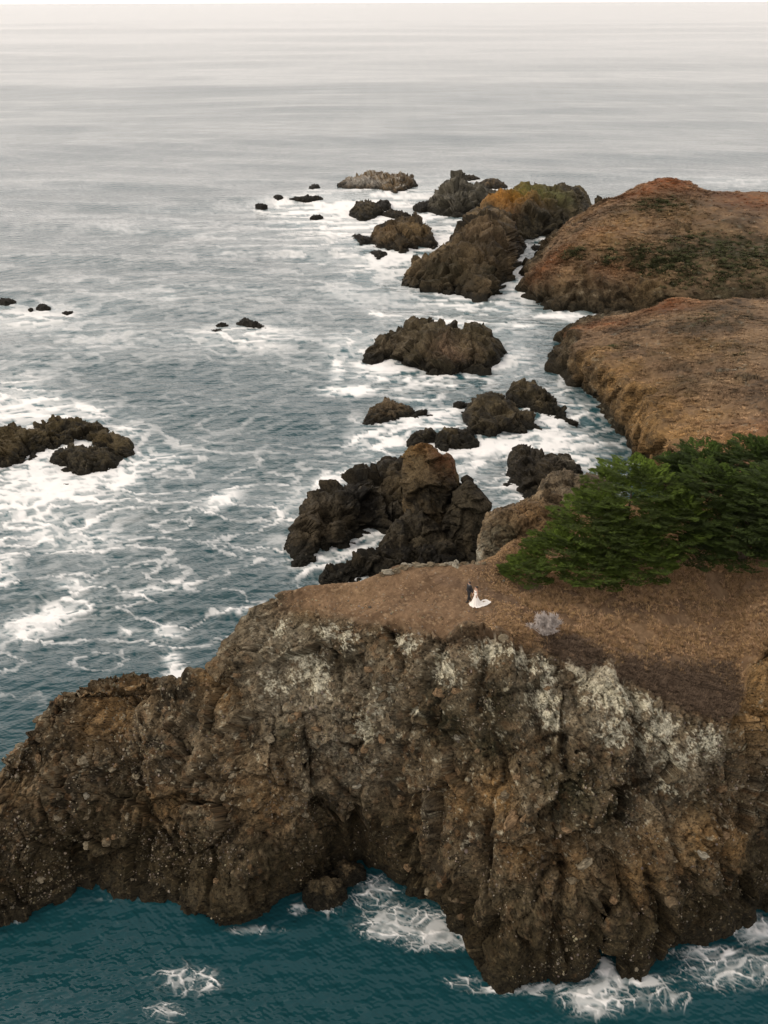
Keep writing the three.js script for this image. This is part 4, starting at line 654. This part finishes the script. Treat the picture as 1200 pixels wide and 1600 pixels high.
strew('heath_scrub', 'dark low heath along the clifftop edge of the near headland', near, tuft(16, 0.4, 0.26, 0.03, 0.22), leafy({ transmission: 0.1 }), 9000,
  (k) => near.top[k] < 0.5 ? 0 : sst(0.2, 0.5, near.heath[k] + 0.25 * noise(near.moved[k * 3] * 0.8, 1, near.moved[k * 3 + 2] * 0.8)),
  (k, c) => { const b = rr(0.5, 1.6); c.setRGB(0.15 * b, 0.108 * b, 0.076 * b); const s = rr(0.5, 1.1); return vs.set(s, s * rr(0.6, 1.1), s); });
const farWant = (g) => (k) => { const v = rowOf(g, k); if (v < 1.6 || v > 6) return 0; return (1 - g.steep[k]) * (0.35 + 0.65 * g.green[k]) * sst(-0.3, 0.25, fbm(g.moved[k * 3] * 0.25, 2, g.moved[k * 3 + 2] * 0.25, 3) + 0.3 * g.green[k]); };
const farDress = (g) => (k, c) => { const q = g.green[k] > 0.4 && rnd() < 0.75, b = rr(0.5, 1.35); const R = g.col[k * 3], G = g.col[k * 3 + 1], B = g.col[k * 3 + 2]; if (q) c.setRGB(0.05 * b, 0.055 * b, 0.024 * b); else c.setRGB(R * b * 1.3, G * b * 1.3, B * b * 1.3); const s = rr(0.5, 1.2) * (q ? 1.4 : 1); return vs.set(s, s * rr(0.5, 0.9), s); };
strew('heath_scrub', 'low brown and green scrub covering the middle headland', middle, tuft(18, 0.9, 0.22, 0.09, 0.5), leafy({ transmission: 0.1 }), 8000, farWant(middle), farDress(middle));
strew('heath_scrub', 'low brown and dark green scrub covering the far headland', distant, tuft(18, 1.1, 0.35, 0.12, 0.6), leafy({ transmission: 0.1 }), 7000, farWant(distant), farDress(distant));
console.log('ground cover');

// ================================================================ cypresses
function limb(pts, r0, r1, seg = 10, sides = 7) {
  const c = new THREE.CatmullRomCurve3(pts), f = c.computeFrenetFrames(seg), v = [], ix = [];
  for (let j = 0; j <= seg; j++) { const p = c.getPoint(j / seg), r = mixn(r0, r1, j / seg); for (let i = 0; i < sides; i++) { const a = i / sides * 6.283, q = r * (1 + 0.2 * noise(i * 2.1, j * 0.6, r0 * 9)); v.push(p.x + q * (Math.cos(a) * f.normals[j].x + Math.sin(a) * f.binormals[j].x), p.y + q * (Math.cos(a) * f.normals[j].y + Math.sin(a) * f.binormals[j].y), p.z + q * (Math.cos(a) * f.normals[j].z + Math.sin(a) * f.binormals[j].z)); } }
  for (let j = 0; j < seg; j++) for (let i = 0; i < sides; i++) { const a = j * sides + i, b = j * sides + (i + 1) % sides; ix.push(a, b, a + sides, b, b + sides, a + sides); }
  const g = new THREE.BufferGeometry(); g.setAttribute('position', new THREE.Float32BufferAttribute(v, 3)); g.setIndex(ix); g.computeVertexNormals(); return g;
}
function spray() {                                            // a flat feathery frond, one metre long, along +x
  const v = [], leaf = (x, y, z, dx, dy, dz, l, w) => { const nx = -dz * w, nz = dx * w, mx = x + dx * l * 0.45, my = y + dy * l * 0.45 + 0.02, mz = z + dz * l * 0.45; v.push(x, y, z, mx + nx, my - 0.015, mz + nz, x + dx * l, y + dy * l, z + dz * l, x, y, z, x + dx * l, y + dy * l, z + dz * l, mx - nx, my - 0.015, mz - nz); };
  for (let i = 0; i < 11; i++) {
    const t = 0.12 + 0.8 * i / 10, y = 0.16 * t * t - 0.05 * t, s = i % 2 ? 1 : -1;
    for (const q of [s, -s * 0.8]) { const a = q * rr(0.55, 0.95), l = (0.46 - 0.3 * t) * rr(0.75, 1.15); leaf(t, y, 0, Math.cos(a), rr(0.0, 0.4), Math.sin(a), l, 0.04); leaf(t + Math.cos(a) * l * 0.45, y + 0.03, Math.sin(a) * l * 0.45, Math.cos(a * 0.35), rr(0.1, 0.5), Math.sin(a * 0.35), l * 0.6, 0.032); }
  }
  leaf(0, 0, 0, 1, 0.1, 0, 1.05, 0.035);
  const g = new THREE.BufferGeometry(); g.setAttribute('position', new THREE.Float32BufferAttribute(v, 3)); g.computeVertexNormals(); return g;
}
const sprays = [spray(), spray(), spray()];
const bark = new THREE.MeshStandardMaterial({ color: new THREE.Color().setRGB(0.09, 0.07, 0.052), roughness: 0.95, map: rockGrain, bumpMap: rockBump, bumpScale: 0.03 });
const frond = leafy({ transmission: 0.3 });
function cypress(label, foot, lobes, hue) {
  const root = new THREE.Group(), o = near.spot(...foot); root.position.copy(o);
  const L = lobes.map(([px, py, h, rx, ry, rz]) => ({ c: at(px, py, h).sub(o), rx, ry, rz }));
  const crown = L.reduce((s, l) => s.add(l.c), new THREE.Vector3()).divideScalar(L.length);
  part(limb([new THREE.Vector3(0, -0.5, 0), new THREE.Vector3(crown.x * 0.2, crown.y * 0.35, crown.z * 0.2), new THREE.Vector3(crown.x * 0.55, crown.y * 0.75, crown.z * 0.55), crown.clone().setY(crown.y + 1)], 0.55, 0.18), bark, 'trunk', root);
  const put3 = [[], [], []];
  for (const l of L) {
    part(limb([new THREE.Vector3(crown.x * 0.3, crown.y * 0.45, crown.z * 0.3), new THREE.Vector3(mixn(crown.x * 0.4, l.c.x, 0.5), mixn(crown.y * 0.5, l.c.y, 0.55), mixn(crown.z * 0.4, l.c.z, 0.5)), new THREE.Vector3(l.c.x, l.c.y + l.ry * 0.3, l.c.z)], 0.24, 0.06), bark, 'limb', root);
    const area = 4 * Math.PI * Math.pow((Math.pow(l.rx * l.ry, 1.6) + Math.pow(l.rx * l.rz, 1.6) + Math.pow(l.ry * l.rz, 1.6)) / 3, 1 / 1.6);
    for (let n = Math.round(area * 0.9); n > 0; n--) {
      const y = rr(-0.45, 1), a = rnd() * 6.283, q = Math.sqrt(1 - y * y), d = new THREE.Vector3(q * Math.cos(a), y, q * Math.sin(a)), swell = rr(0.68, 1.12);
      const tip = new THREE.Vector3(d.x * l.rx, d.y * l.ry, d.z * l.rz).multiplyScalar(swell).add(l.c); if (tip.y < 0.25) tip.y = rr(0.2, 0.6);
      const out = new THREE.Vector3(d.x, 0, d.z).multiplyScalar(0.7).add(new THREE.Vector3(d.x * 0.1 - 0.12, 0.06 + 0.14 * Math.max(0, d.y), 0)).normalize(), tone = rr(0.65, 1.25);
      const turn = Math.atan2(-out.z, out.x), long = rr(1.1, 2.1);
      for (let s = 0; s < 60; s++) {
        const t = Math.sqrt(rnd()), side = rr(-1, 1), p = new THREE.Vector3().copy(tip).addScaledVector(out, (t - 1) * long), sz = rr(0.24, 0.46) * (1.1 - 0.3 * t);
        const off = side * 1.0 * Math.sin(Math.PI * (0.2 + 0.75 * t)); p.x += Math.sin(turn) * off + rr(-0.08, 0.08); p.y += rr(-0.07, 0.07) - 0.12 * off * off; p.z += Math.cos(turn) * off + rr(-0.08, 0.08);
        qt.setFromEuler(new THREE.Euler(rr(-0.22, 0.22), turn + side * 0.95 * (1 - 0.5 * t), Math.asin(clamp(out.y, -0.9, 0.9)) * 0.6 - 0.06 + rr(-0.14, 0.14), 'YZX'));
        const young = rr(0.7, 1.4) * tone;
        put3[s % 3].push([new THREE.Matrix4().compose(p, qt, vs.set(sz, sz, sz)), hue[0] * young, hue[1] * young, hue[2] * young]);
      }
    }
  }
  put3.forEach((list, k) => { const im = new THREE.InstancedMesh(sprays[k], frond, list.length); list.forEach(([m, r, g, b], i) => { im.setMatrixAt(i, m); im.setColorAt(i, tc.setRGB(r, g, b)); }); im.name = k ? `foliage_00${k}` : 'foliage'; im.userData.kind = 'stuff'; im.castShadow = im.receiveShadow = true; root.add(im); });
  return put(root, 'cypress_tree', label, 'tree', 'windswept cypresses on the near headland');
}
cypress('largest windswept cypress, its low seaward skirt reaching the bare ground near the couple', [990, 880], [[825, 890, 22.9, 2.4, 1.3, 2.2], [870, 862, 24.2, 3, 2.1, 3], [925, 822, 25.8, 3.8, 3, 4], [985, 785, 27.4, 4.3, 3.8, 4.5], [925, 893, 23.2, 3.4, 1.7, 2.4], [1005, 880, 23.6, 3.4, 2, 2.6], [1050, 820, 26, 3.6, 3.2, 3.5], [965, 850, 25, 3.4, 2.4, 3]], [0.085, 0.125, 0.02]);
cypress('cypress at the picture\'s edge, beside the largest one', [1160, 870], [[1110, 790, 27, 4, 3.8, 4], [1165, 825, 26, 4, 3.4, 4], [1215, 790, 28, 4.4, 4, 4], [1095, 858, 24, 3.2, 1.9, 2.4], [1175, 862, 24.2, 3.8, 2, 2.4], [1230, 850, 25, 4, 3, 3]], [0.06, 0.092, 0.018]);
cypress('dark cypress rising behind the other two', [1130, 800], [[1045, 742, 27.2, 3, 2.1, 3], [1095, 738, 27.8, 3.8, 2.7, 3.6], [1180, 735, 28.2, 4.4, 3, 4], [1240, 735, 28.4, 4.4, 3.2, 4]], [0.05, 0.08, 0.017]);
console.log('trees');

// ================================================================ dead shrub
{
  const root = new THREE.Group(), o = near.spot(850, 992); root.position.copy(o);
  const grey = new THREE.MeshStandardMaterial({ color: new THREE.Color().setRGB(0.46, 0.41, 0.375), roughness: 0.95 });
  const twigs = [], stems = [];
  for (let i = 0; i < 46; i++) {
    const a = rnd() * 6.283, r = Math.sqrt(rnd()), ex = Math.cos(a) * r * 1.45, ez = Math.sin(a) * r * 1.1, top = 1.75 * Math.sqrt(Math.max(0.1, 1 - r * r * 0.8)) * rr(0.8, 1.1);
    const e = new THREE.Vector3(ex, top, ez), m = new THREE.Vector3(ex * 0.55, top * 0.4, ez * 0.55); stems.push(limb([new THREE.Vector3(ex * 0.1, -0.1, ez * 0.1), m, e], 0.03, 0.012, 5, 5));
    for (let j = 0; j < 46; j++) { const t = rr(0.35, 1), p = new THREE.Vector3().lerpVectors(m, e, t), d = new THREE.Vector3(rr(-1, 1), rr(-0.2, 1), rr(-1, 1)).normalize().multiplyScalar(rr(0.18, 0.42)); twigs.push(limb([p, p.clone().addScaledVector(d, 0.5).add(new THREE.Vector3(0, 0.03, 0)), p.clone().add(d)], 0.02, 0.008, 2, 3)); }
  }
  part(mergeGeometries(stems), grey, 'stems', root); const tw = part(mergeGeometries(twigs), grey, 'twigs', root); tw.userData.kind = 'stuff';
  root.rotation.y = 0.15; put(root, 'dead_shrub', 'rounded silvery grey leafless shrub on the dry grass', 'shrub');
}

// ================================================================ the couple
function surface(box, cell, f) {                              // net of the zero surface of f
  const [x0, y0, z0, x1, y1, z1] = box, nx = Math.ceil((x1 - x0) / cell) + 1, ny = Math.ceil((y1 - y0) / cell) + 1, nz = Math.ceil((z1 - z0) / cell) + 1, D = new Float32Array(nx * ny * nz), id = (i, j, k) => (k * ny + j) * nx + i;
  for (let k = 0; k < nz; k++) for (let j = 0; j < ny; j++) for (let i = 0; i < nx; i++) D[id(i, j, k)] = f(x0 + i * cell, y0 + j * cell, z0 + k * cell);
  const map = new Int32Array(nx * ny * nz).fill(-1), v = [], ix = [];
  for (let k = 0; k < nz - 1; k++) for (let j = 0; j < ny - 1; j++) for (let i = 0; i < nx - 1; i++) {
    let n = 0, sx = 0, sy = 0, sz = 0; const c = []; for (let q = 0; q < 8; q++) c.push(D[id(i + (q & 1), j + (q >> 1 & 1), k + (q >> 2))]);
    for (let a = 0; a < 8; a++) for (const bit of [1, 2, 4]) { const b = a | bit; if (b === a || (c[a] < 0) === (c[b] < 0)) continue; const t = c[a] / (c[a] - c[b]); sx += (a & 1) + (bit === 1 ? t : 0); sy += (a >> 1 & 1) + (bit === 2 ? t : 0); sz += (a >> 2) + (bit === 4 ? t : 0); n++; }
    if (n) { map[id(i, j, k)] = v.length / 3; v.push(x0 + (i + sx / n) * cell, y0 + (j + sy / n) * cell, z0 + (k + sz / n) * cell); }
  }
  const quad = (a, b, c, d, flip) => { if (a < 0 || b < 0 || c < 0 || d < 0) return; if (flip) ix.push(a, c, b, a, d, c); else ix.push(a, b, c, a, c, d); };
  for (let k = 1; k < nz - 1; k++) for (let j = 1; j < ny - 1; j++) for (let i = 1; i < nx - 1; i++) {
    const s = D[id(i, j, k)] < 0;
    if (s !== D[id(i + 1, j, k)] < 0) quad(map[id(i, j - 1, k - 1)], map[id(i, j, k - 1)], map[id(i, j, k)], map[id(i, j - 1, k)], !s);
    if (s !== D[id(i, j + 1, k)] < 0) quad(map[id(i - 1, j, k - 1)], map[id(i - 1, j, k)], map[id(i, j, k)], map[id(i, j, k - 1)], !s);
    if (s !== D[id(i, j, k + 1)] < 0) quad(map[id(i - 1, j - 1, k)], map[id(i, j - 1, k)], map[id(i, j, k)], map[id(i - 1, j, k)], !s);
  }
  const g = new THREE.BufferGeometry(); g.setAttribute('position', new THREE.Float32BufferAttribute(v, 3)); g.setIndex(ix); g.computeVertexNormals(); return g;
}
function bones(list, k = 0.03) {                              // [ax, ay, az, ra, bx, by, bz, rb], joined softly
  return (x, y, z) => {
    let d = 9;
    for (const [ax, ay, az, ra, bx, by, bz, rb] of list) { const dx = bx - ax, dy = by - ay, dz = bz - az, t = clamp(((x - ax) * dx + (y - ay) * dy + (z - az) * dz) / (dx * dx + dy * dy + dz * dz || 1)); const e = Math.hypot(x - ax - dx * t, y - ay - dy * t, z - az - dz * t) - mixn(ra, rb, t); const h = Math.max(k - Math.abs(d - e), 0) / k; d = Math.min(d, e) - h * h * k * 0.25; }
    return d;
  };
}
const grow = (list, r) => list.map((b) => [b[0], b[1], b[2], b[3] + r, b[4], b[5], b[6], b[7] + r]);
const flatM = (r, g, b, rough = 0.8) => new THREE.MeshStandardMaterial({ color: new THREE.Color().setRGB(r, g, b), roughness: rough });
const skin = flatM(0.45, 0.27, 0.19, 0.55), black = flatM(0.012, 0.012, 0.014, 0.75), hairM = flatM(0.018, 0.012, 0.009, 0.5), ivory = flatM(0.8, 0.77, 0.71, 0.6), shirtM = flatM(0.75, 0.74, 0.72, 0.7), shoeM = flatM(0.02, 0.016, 0.013, 0.35);
// a face looking along +z: brow, nose, chin, ears; eyes at half the height of the head
const headBones = (y, z) => [[0, y + 0.03, z - 0.015, 0.088, 0, y - 0.01, z + 0.012, 0.078], [0, y - 0.075, z + 0.035, 0.045, 0, y - 0.02, z + 0.03, 0.06], [0, y + 0.002, z + 0.098, 0.008, 0, y - 0.035, z + 0.112, 0.014], [-0.03, y - 0.062, z + 0.085, 0.008, 0.03, y - 0.062, z + 0.085, 0.008], [-0.082, y + 0.005, z, 0.012, -0.085, y - 0.035, z + 0.005, 0.01], [0.082, y + 0.005, z, 0.012, 0.085, y - 0.035, z + 0.005, 0.01], [-0.032, y + 0.012, z + 0.082, 0.012, -0.03, y + 0.012, z + 0.082, 0.012], [0.032, y + 0.012, z + 0.082, 0.012, 0.03, y + 0.012, z + 0.082, 0.012], [0, y - 0.06, z - 0.01, 0.058, 0, y - 0.18, z - 0.03, 0.062]];
// a hand hanging from the wrist, fingers pointing along (dx, dy, dz), palm towards side s
function hand(x, y, z, s, curl = 0.35) {
  const l = [[x, y, z, 0.027, x, y - 0.075, z + 0.005, 0.036]];
  [[-0.03, 0.072], [-0.01, 0.084], [0.01, 0.078], [0.03, 0.06]].forEach(([o, len]) => { const kx = x - s * curl * 0.02, ky = y - 0.08 - len * 0.5; l.push([x, y - 0.075, z + o, 0.0095, kx, ky, z + o * 1.15, 0.009], [kx, ky, z + o * 1.15, 0.009, kx - s * curl * 0.05, ky - len * 0.48, z + o * 1.2, 0.008]); });
  l.push([x, y - 0.03, z + 0.03, 0.011, x - s * 0.02, y - 0.065, z + 0.062, 0.01], [x - s * 0.02, y - 0.065, z + 0.062, 0.01, x - s * 0.03, y - 0.1, z + 0.066, 0.009]);
  return l;
}
function person(label, at0, turn) { const root = new THREE.Group(); root.position.copy(at0); root.rotation.y = turn; put(root, 'person', label, 'person', 'the wedding couple'); return root; }
// the ground under a place in the photograph, on the finished surface
function ground(px, py) {
  let best = 1e9, b = 0; for (let k = 0; k < near.nu * near.nv; k++) { if (near.top[k] < 0.5) continue; const p = pix(near.moved[k * 3], near.moved[k * 3 + 1], near.moved[k * 3 + 2]), e = (p[0] - px) ** 2 + (p[1] - py) ** 2; if (e < best) { best = e; b = k; } }
  return new THREE.Vector3(near.moved[b * 3], near.moved[b * 3 + 1] - 0.01, near.moved[b * 3 + 2]);
}
{
  const p = ground(733, 938.5), r = person('person in a black suit with dark hair, walking beside the white gown', p, -1.15);
  const legs = [[0.1, 0.95, 0, 0.095, 0.11, 0.52, 0.1, 0.065], [0.11, 0.52, 0.1, 0.062, 0.11, 0.1, 0.16, 0.043], [-0.1, 0.95, 0, 0.095, -0.11, 0.52, -0.02, 0.065], [-0.11, 0.52, -0.02, 0.062, -0.11, 0.12, -0.17, 0.043]];
  const torso = [[-0.08, 0.98, 0, 0.13, 0.08, 0.98, 0, 0.13], [0, 1, 0, 0.15, 0, 1.2, 0.01, 0.14], [-0.07, 1.34, 0.01, 0.14, 0.07, 1.34, 0.01, 0.14], [-0.17, 1.48, 0, 0.075, 0.17, 1.48, 0, 0.075]];
  const arms = [[-0.2, 1.47, 0, 0.065, -0.27, 1.18, -0.03, 0.052], [-0.27, 1.18, -0.03, 0.048, -0.28, 0.93, 0.06, 0.034], [0.2, 1.47, 0, 0.065, 0.28, 1.2, -0.1, 0.052], [0.28, 1.2, -0.1, 0.048, 0.36, 0.97, -0.14, 0.034]];
  const feet = [[0.11, 0.06, 0.13, 0.045, 0.12, 0.045, 0.33, 0.04], [-0.11, 0.08, -0.2, 0.045, -0.12, 0.045, -0.02, 0.04]];
  const body = mergeGeometries([surface([-0.5, -0.02, -0.4, 0.5, 1.65, 0.5], 0.014, bones([...legs, ...torso, ...arms, ...feet, [0, 1.5, -0.01, 0.06, 0, 1.62, 0.01, 0.055]])), surface([-0.14, 1.48, -0.18, 0.14, 1.86, 0.2], 0.005, bones(headBones(1.71, 0.02), 0.02)), surface([-0.38, 0.68, -0.06, -0.2, 0.97, 0.18], 0.004, bones(hand(-0.28, 0.93, 0.06, -1), 0.006)), surface([0.24, 0.72, -0.26, 0.46, 1.01, 0], 0.004, bones(hand(0.36, 0.97, -0.14, 1, 0.9), 0.006))]);
  part(body, skin, 'body', r);
  part(surface([-0.5, 0.02, -0.4, 0.5, 1.15, 0.4], 0.014, (x, y, z) => Math.max(bones(grow([...legs, torso[0]], 0.022))(x, y, z), 0.07 - y)), black, 'trousers', r);
  part(surface([-0.55, 0.75, -0.4, 0.55, 1.62, 0.4], 0.014, (x, y, z) => Math.max(bones(grow([...torso, ...arms], 0.03), 0.05)(x, y, z), 0.86 - y, y - 1.57)), black, 'suit_jacket', r);
  part(surface([-0.12, 1.44, -0.12, 0.12, 1.62, 0.14], 0.006, (x, y, z) => Math.max(bones([[0, 1.46, 0.01, 0.09, 0, 1.56, 0.005, 0.068]])(x, y, z), y - 1.595)), shirtM, 'shirt_collar', r);
  for (const f of feet) part(surface([-0.2, -0.02, -0.4, 0.2, 0.2, 0.5], 0.01, bones(grow([f], 0.012))), shoeM, 'shoe', r);
  part(surface([-0.14, 1.6, -0.16, 0.14, 1.88, 0.16], 0.006, (x, y, z) => Math.max(bones([[0, 1.755, -0.005, 0.1, 0, 1.7, -0.03, 0.092]])(x, y, z), -(y - 1.66 + 0.4 * -z), z - 0.085 + (1.75 - y) * 0.9)), hairM, 'hair', r);
}
{
  const p = ground(743, 944.5), r = person('person in a white wedding gown with a long train, dark hair pinned up', p, -1.2);
  const torso = [[-0.07, 1.0, 0, 0.11, 0.07, 1.0, 0, 0.11], [0, 1.02, 0, 0.11, 0, 1.16, 0.005, 0.095], [-0.05, 1.28, 0.02, 0.105, 0.05, 1.28, 0.02, 0.105], [-0.13, 1.4, 0, 0.055, 0.13, 1.4, 0, 0.055]];
  const arms = [[-0.155, 1.39, 0, 0.048, -0.21, 1.12, 0.04, 0.037], [-0.21, 1.12, 0.04, 0.036, -0.2, 0.92, 0.2, 0.025], [0.155, 1.39, 0, 0.048, 0.21, 1.12, -0.04, 0.037], [0.21, 1.12, -0.04, 0.036, 0.22, 0.88, 0.04, 0.025]];
  const legs = [[0.08, 0.95, 0, 0.085, 0.08, 0.5, 0.05, 0.055], [0.08, 0.5, 0.05, 0.052, 0.08, 0.08, 0.06, 0.035], [-0.08, 0.95, 0, 0.085, -0.08, 0.5, 0, 0.055], [-0.08, 0.5, 0, 0.052, -0.08, 0.08, -0.08, 0.035]];
  const body = mergeGeometries([surface([-0.4, 0, -0.3, 0.4, 1.58, 0.4], 0.014, bones([...torso, ...arms, ...legs, [0, 1.42, -0.01, 0.048, 0, 1.53, 0.01, 0.045]])), surface([-0.14, 1.4, -0.18, 0.14, 1.77, 0.2], 0.005, bones(headBones(1.6, 0.02).map((b) => b), 0.02)), surface([-0.3, 0.66, 0.1, -0.1, 0.96, 0.34], 0.004, bones(hand(-0.2, 0.92, 0.2, -1, 0.9), 0.006)), surface([0.12, 0.64, -0.06, 0.32, 0.92, 0.16], 0.004, bones(hand(0.22, 0.88, 0.04, 1), 0.006))]);
  part(body, skin, 'body', r);
  part(surface([-0.25, 0.95, -0.2, 0.25, 1.45, 0.25], 0.01, (x, y, z) => Math.max(bones(grow(torso, 0.014))(x, y, z), y - 1.345 + 0.25 * Math.max(0, -z))), ivory, 'bodice', r);
  // skirt: folds round the legs, the hem drawn out behind into a train that lies on the grass
  const nu = 96, nv = 44, v = [], ix = [];
  for (let j = 0; j <= nv; j++) for (let i = 0; i < nu; i++) {
    const t = j / nv, a = i / nu * 6.2832, behind = Math.pow(Math.max(0, -Math.cos(a)), 3), fall = Math.min(1, t / 0.72), lay = Math.max(0, (t - 0.72) / 0.28);
    const fold = 1 + 0.07 * Math.sin(a * 11 + 1.5 * Math.sin(t * 3)) * fall, rad = (0.115 + 0.34 * Math.pow(fall, 1.35)) * fold, tr = behind * (0.2 * fall * fall + 0.62 * lay), flare = lay * 0.12;
    v.push(Math.sin(a) * (rad + flare + behind * lay * 0.05) * (1 + 0.5 * lay * behind), Math.max(0.012 + 0.03 * (1 + Math.sin(a * 11)) * (1 - lay * 0.5), 1.05 - 1.04 * Math.pow(fall, 1 - 0.12 * behind)), Math.cos(a) * (rad + flare) * 0.92 - tr);
  }
  for (let j = 0; j < nv; j++) for (let i = 0; i < nu; i++) { const a = j * nu + i, b = j * nu + (i + 1) % nu; ix.push(a, a + nu, b, b, a + nu, b + nu); }
  const g = new THREE.BufferGeometry(); g.setAttribute('position', new THREE.Float32BufferAttribute(v, 3)); g.setIndex(ix); g.computeVertexNormals();
  const sk = part(g, ivory.clone(), 'skirt', r); sk.material.side = THREE.DoubleSide; sk.userData.label = 'full white skirt trailing a long train';
  part(surface([-0.14, 1.48, -0.24, 0.14, 1.78, 0.14], 0.006, (x, y, z) => Math.max(bones([[0, 1.645, -0.01, 0.096, 0, 1.6, -0.03, 0.088], [0, 1.63, -0.12, 0.05, 0, 1.6, -0.125, 0.05]], 0.02)(x, y, z), z - 0.075 + (1.65 - y) * 0.9)), hairM, 'hair', r);
}
{ let t = 0; scene.traverse((o) => { if (o.isMesh && !o.isInstancedMesh) t += (o.geometry.index ? o.geometry.index.count : o.geometry.attributes.position.count) / 3; }); console.log('couple; triangles', t); }
renderer.render(scene, camera);
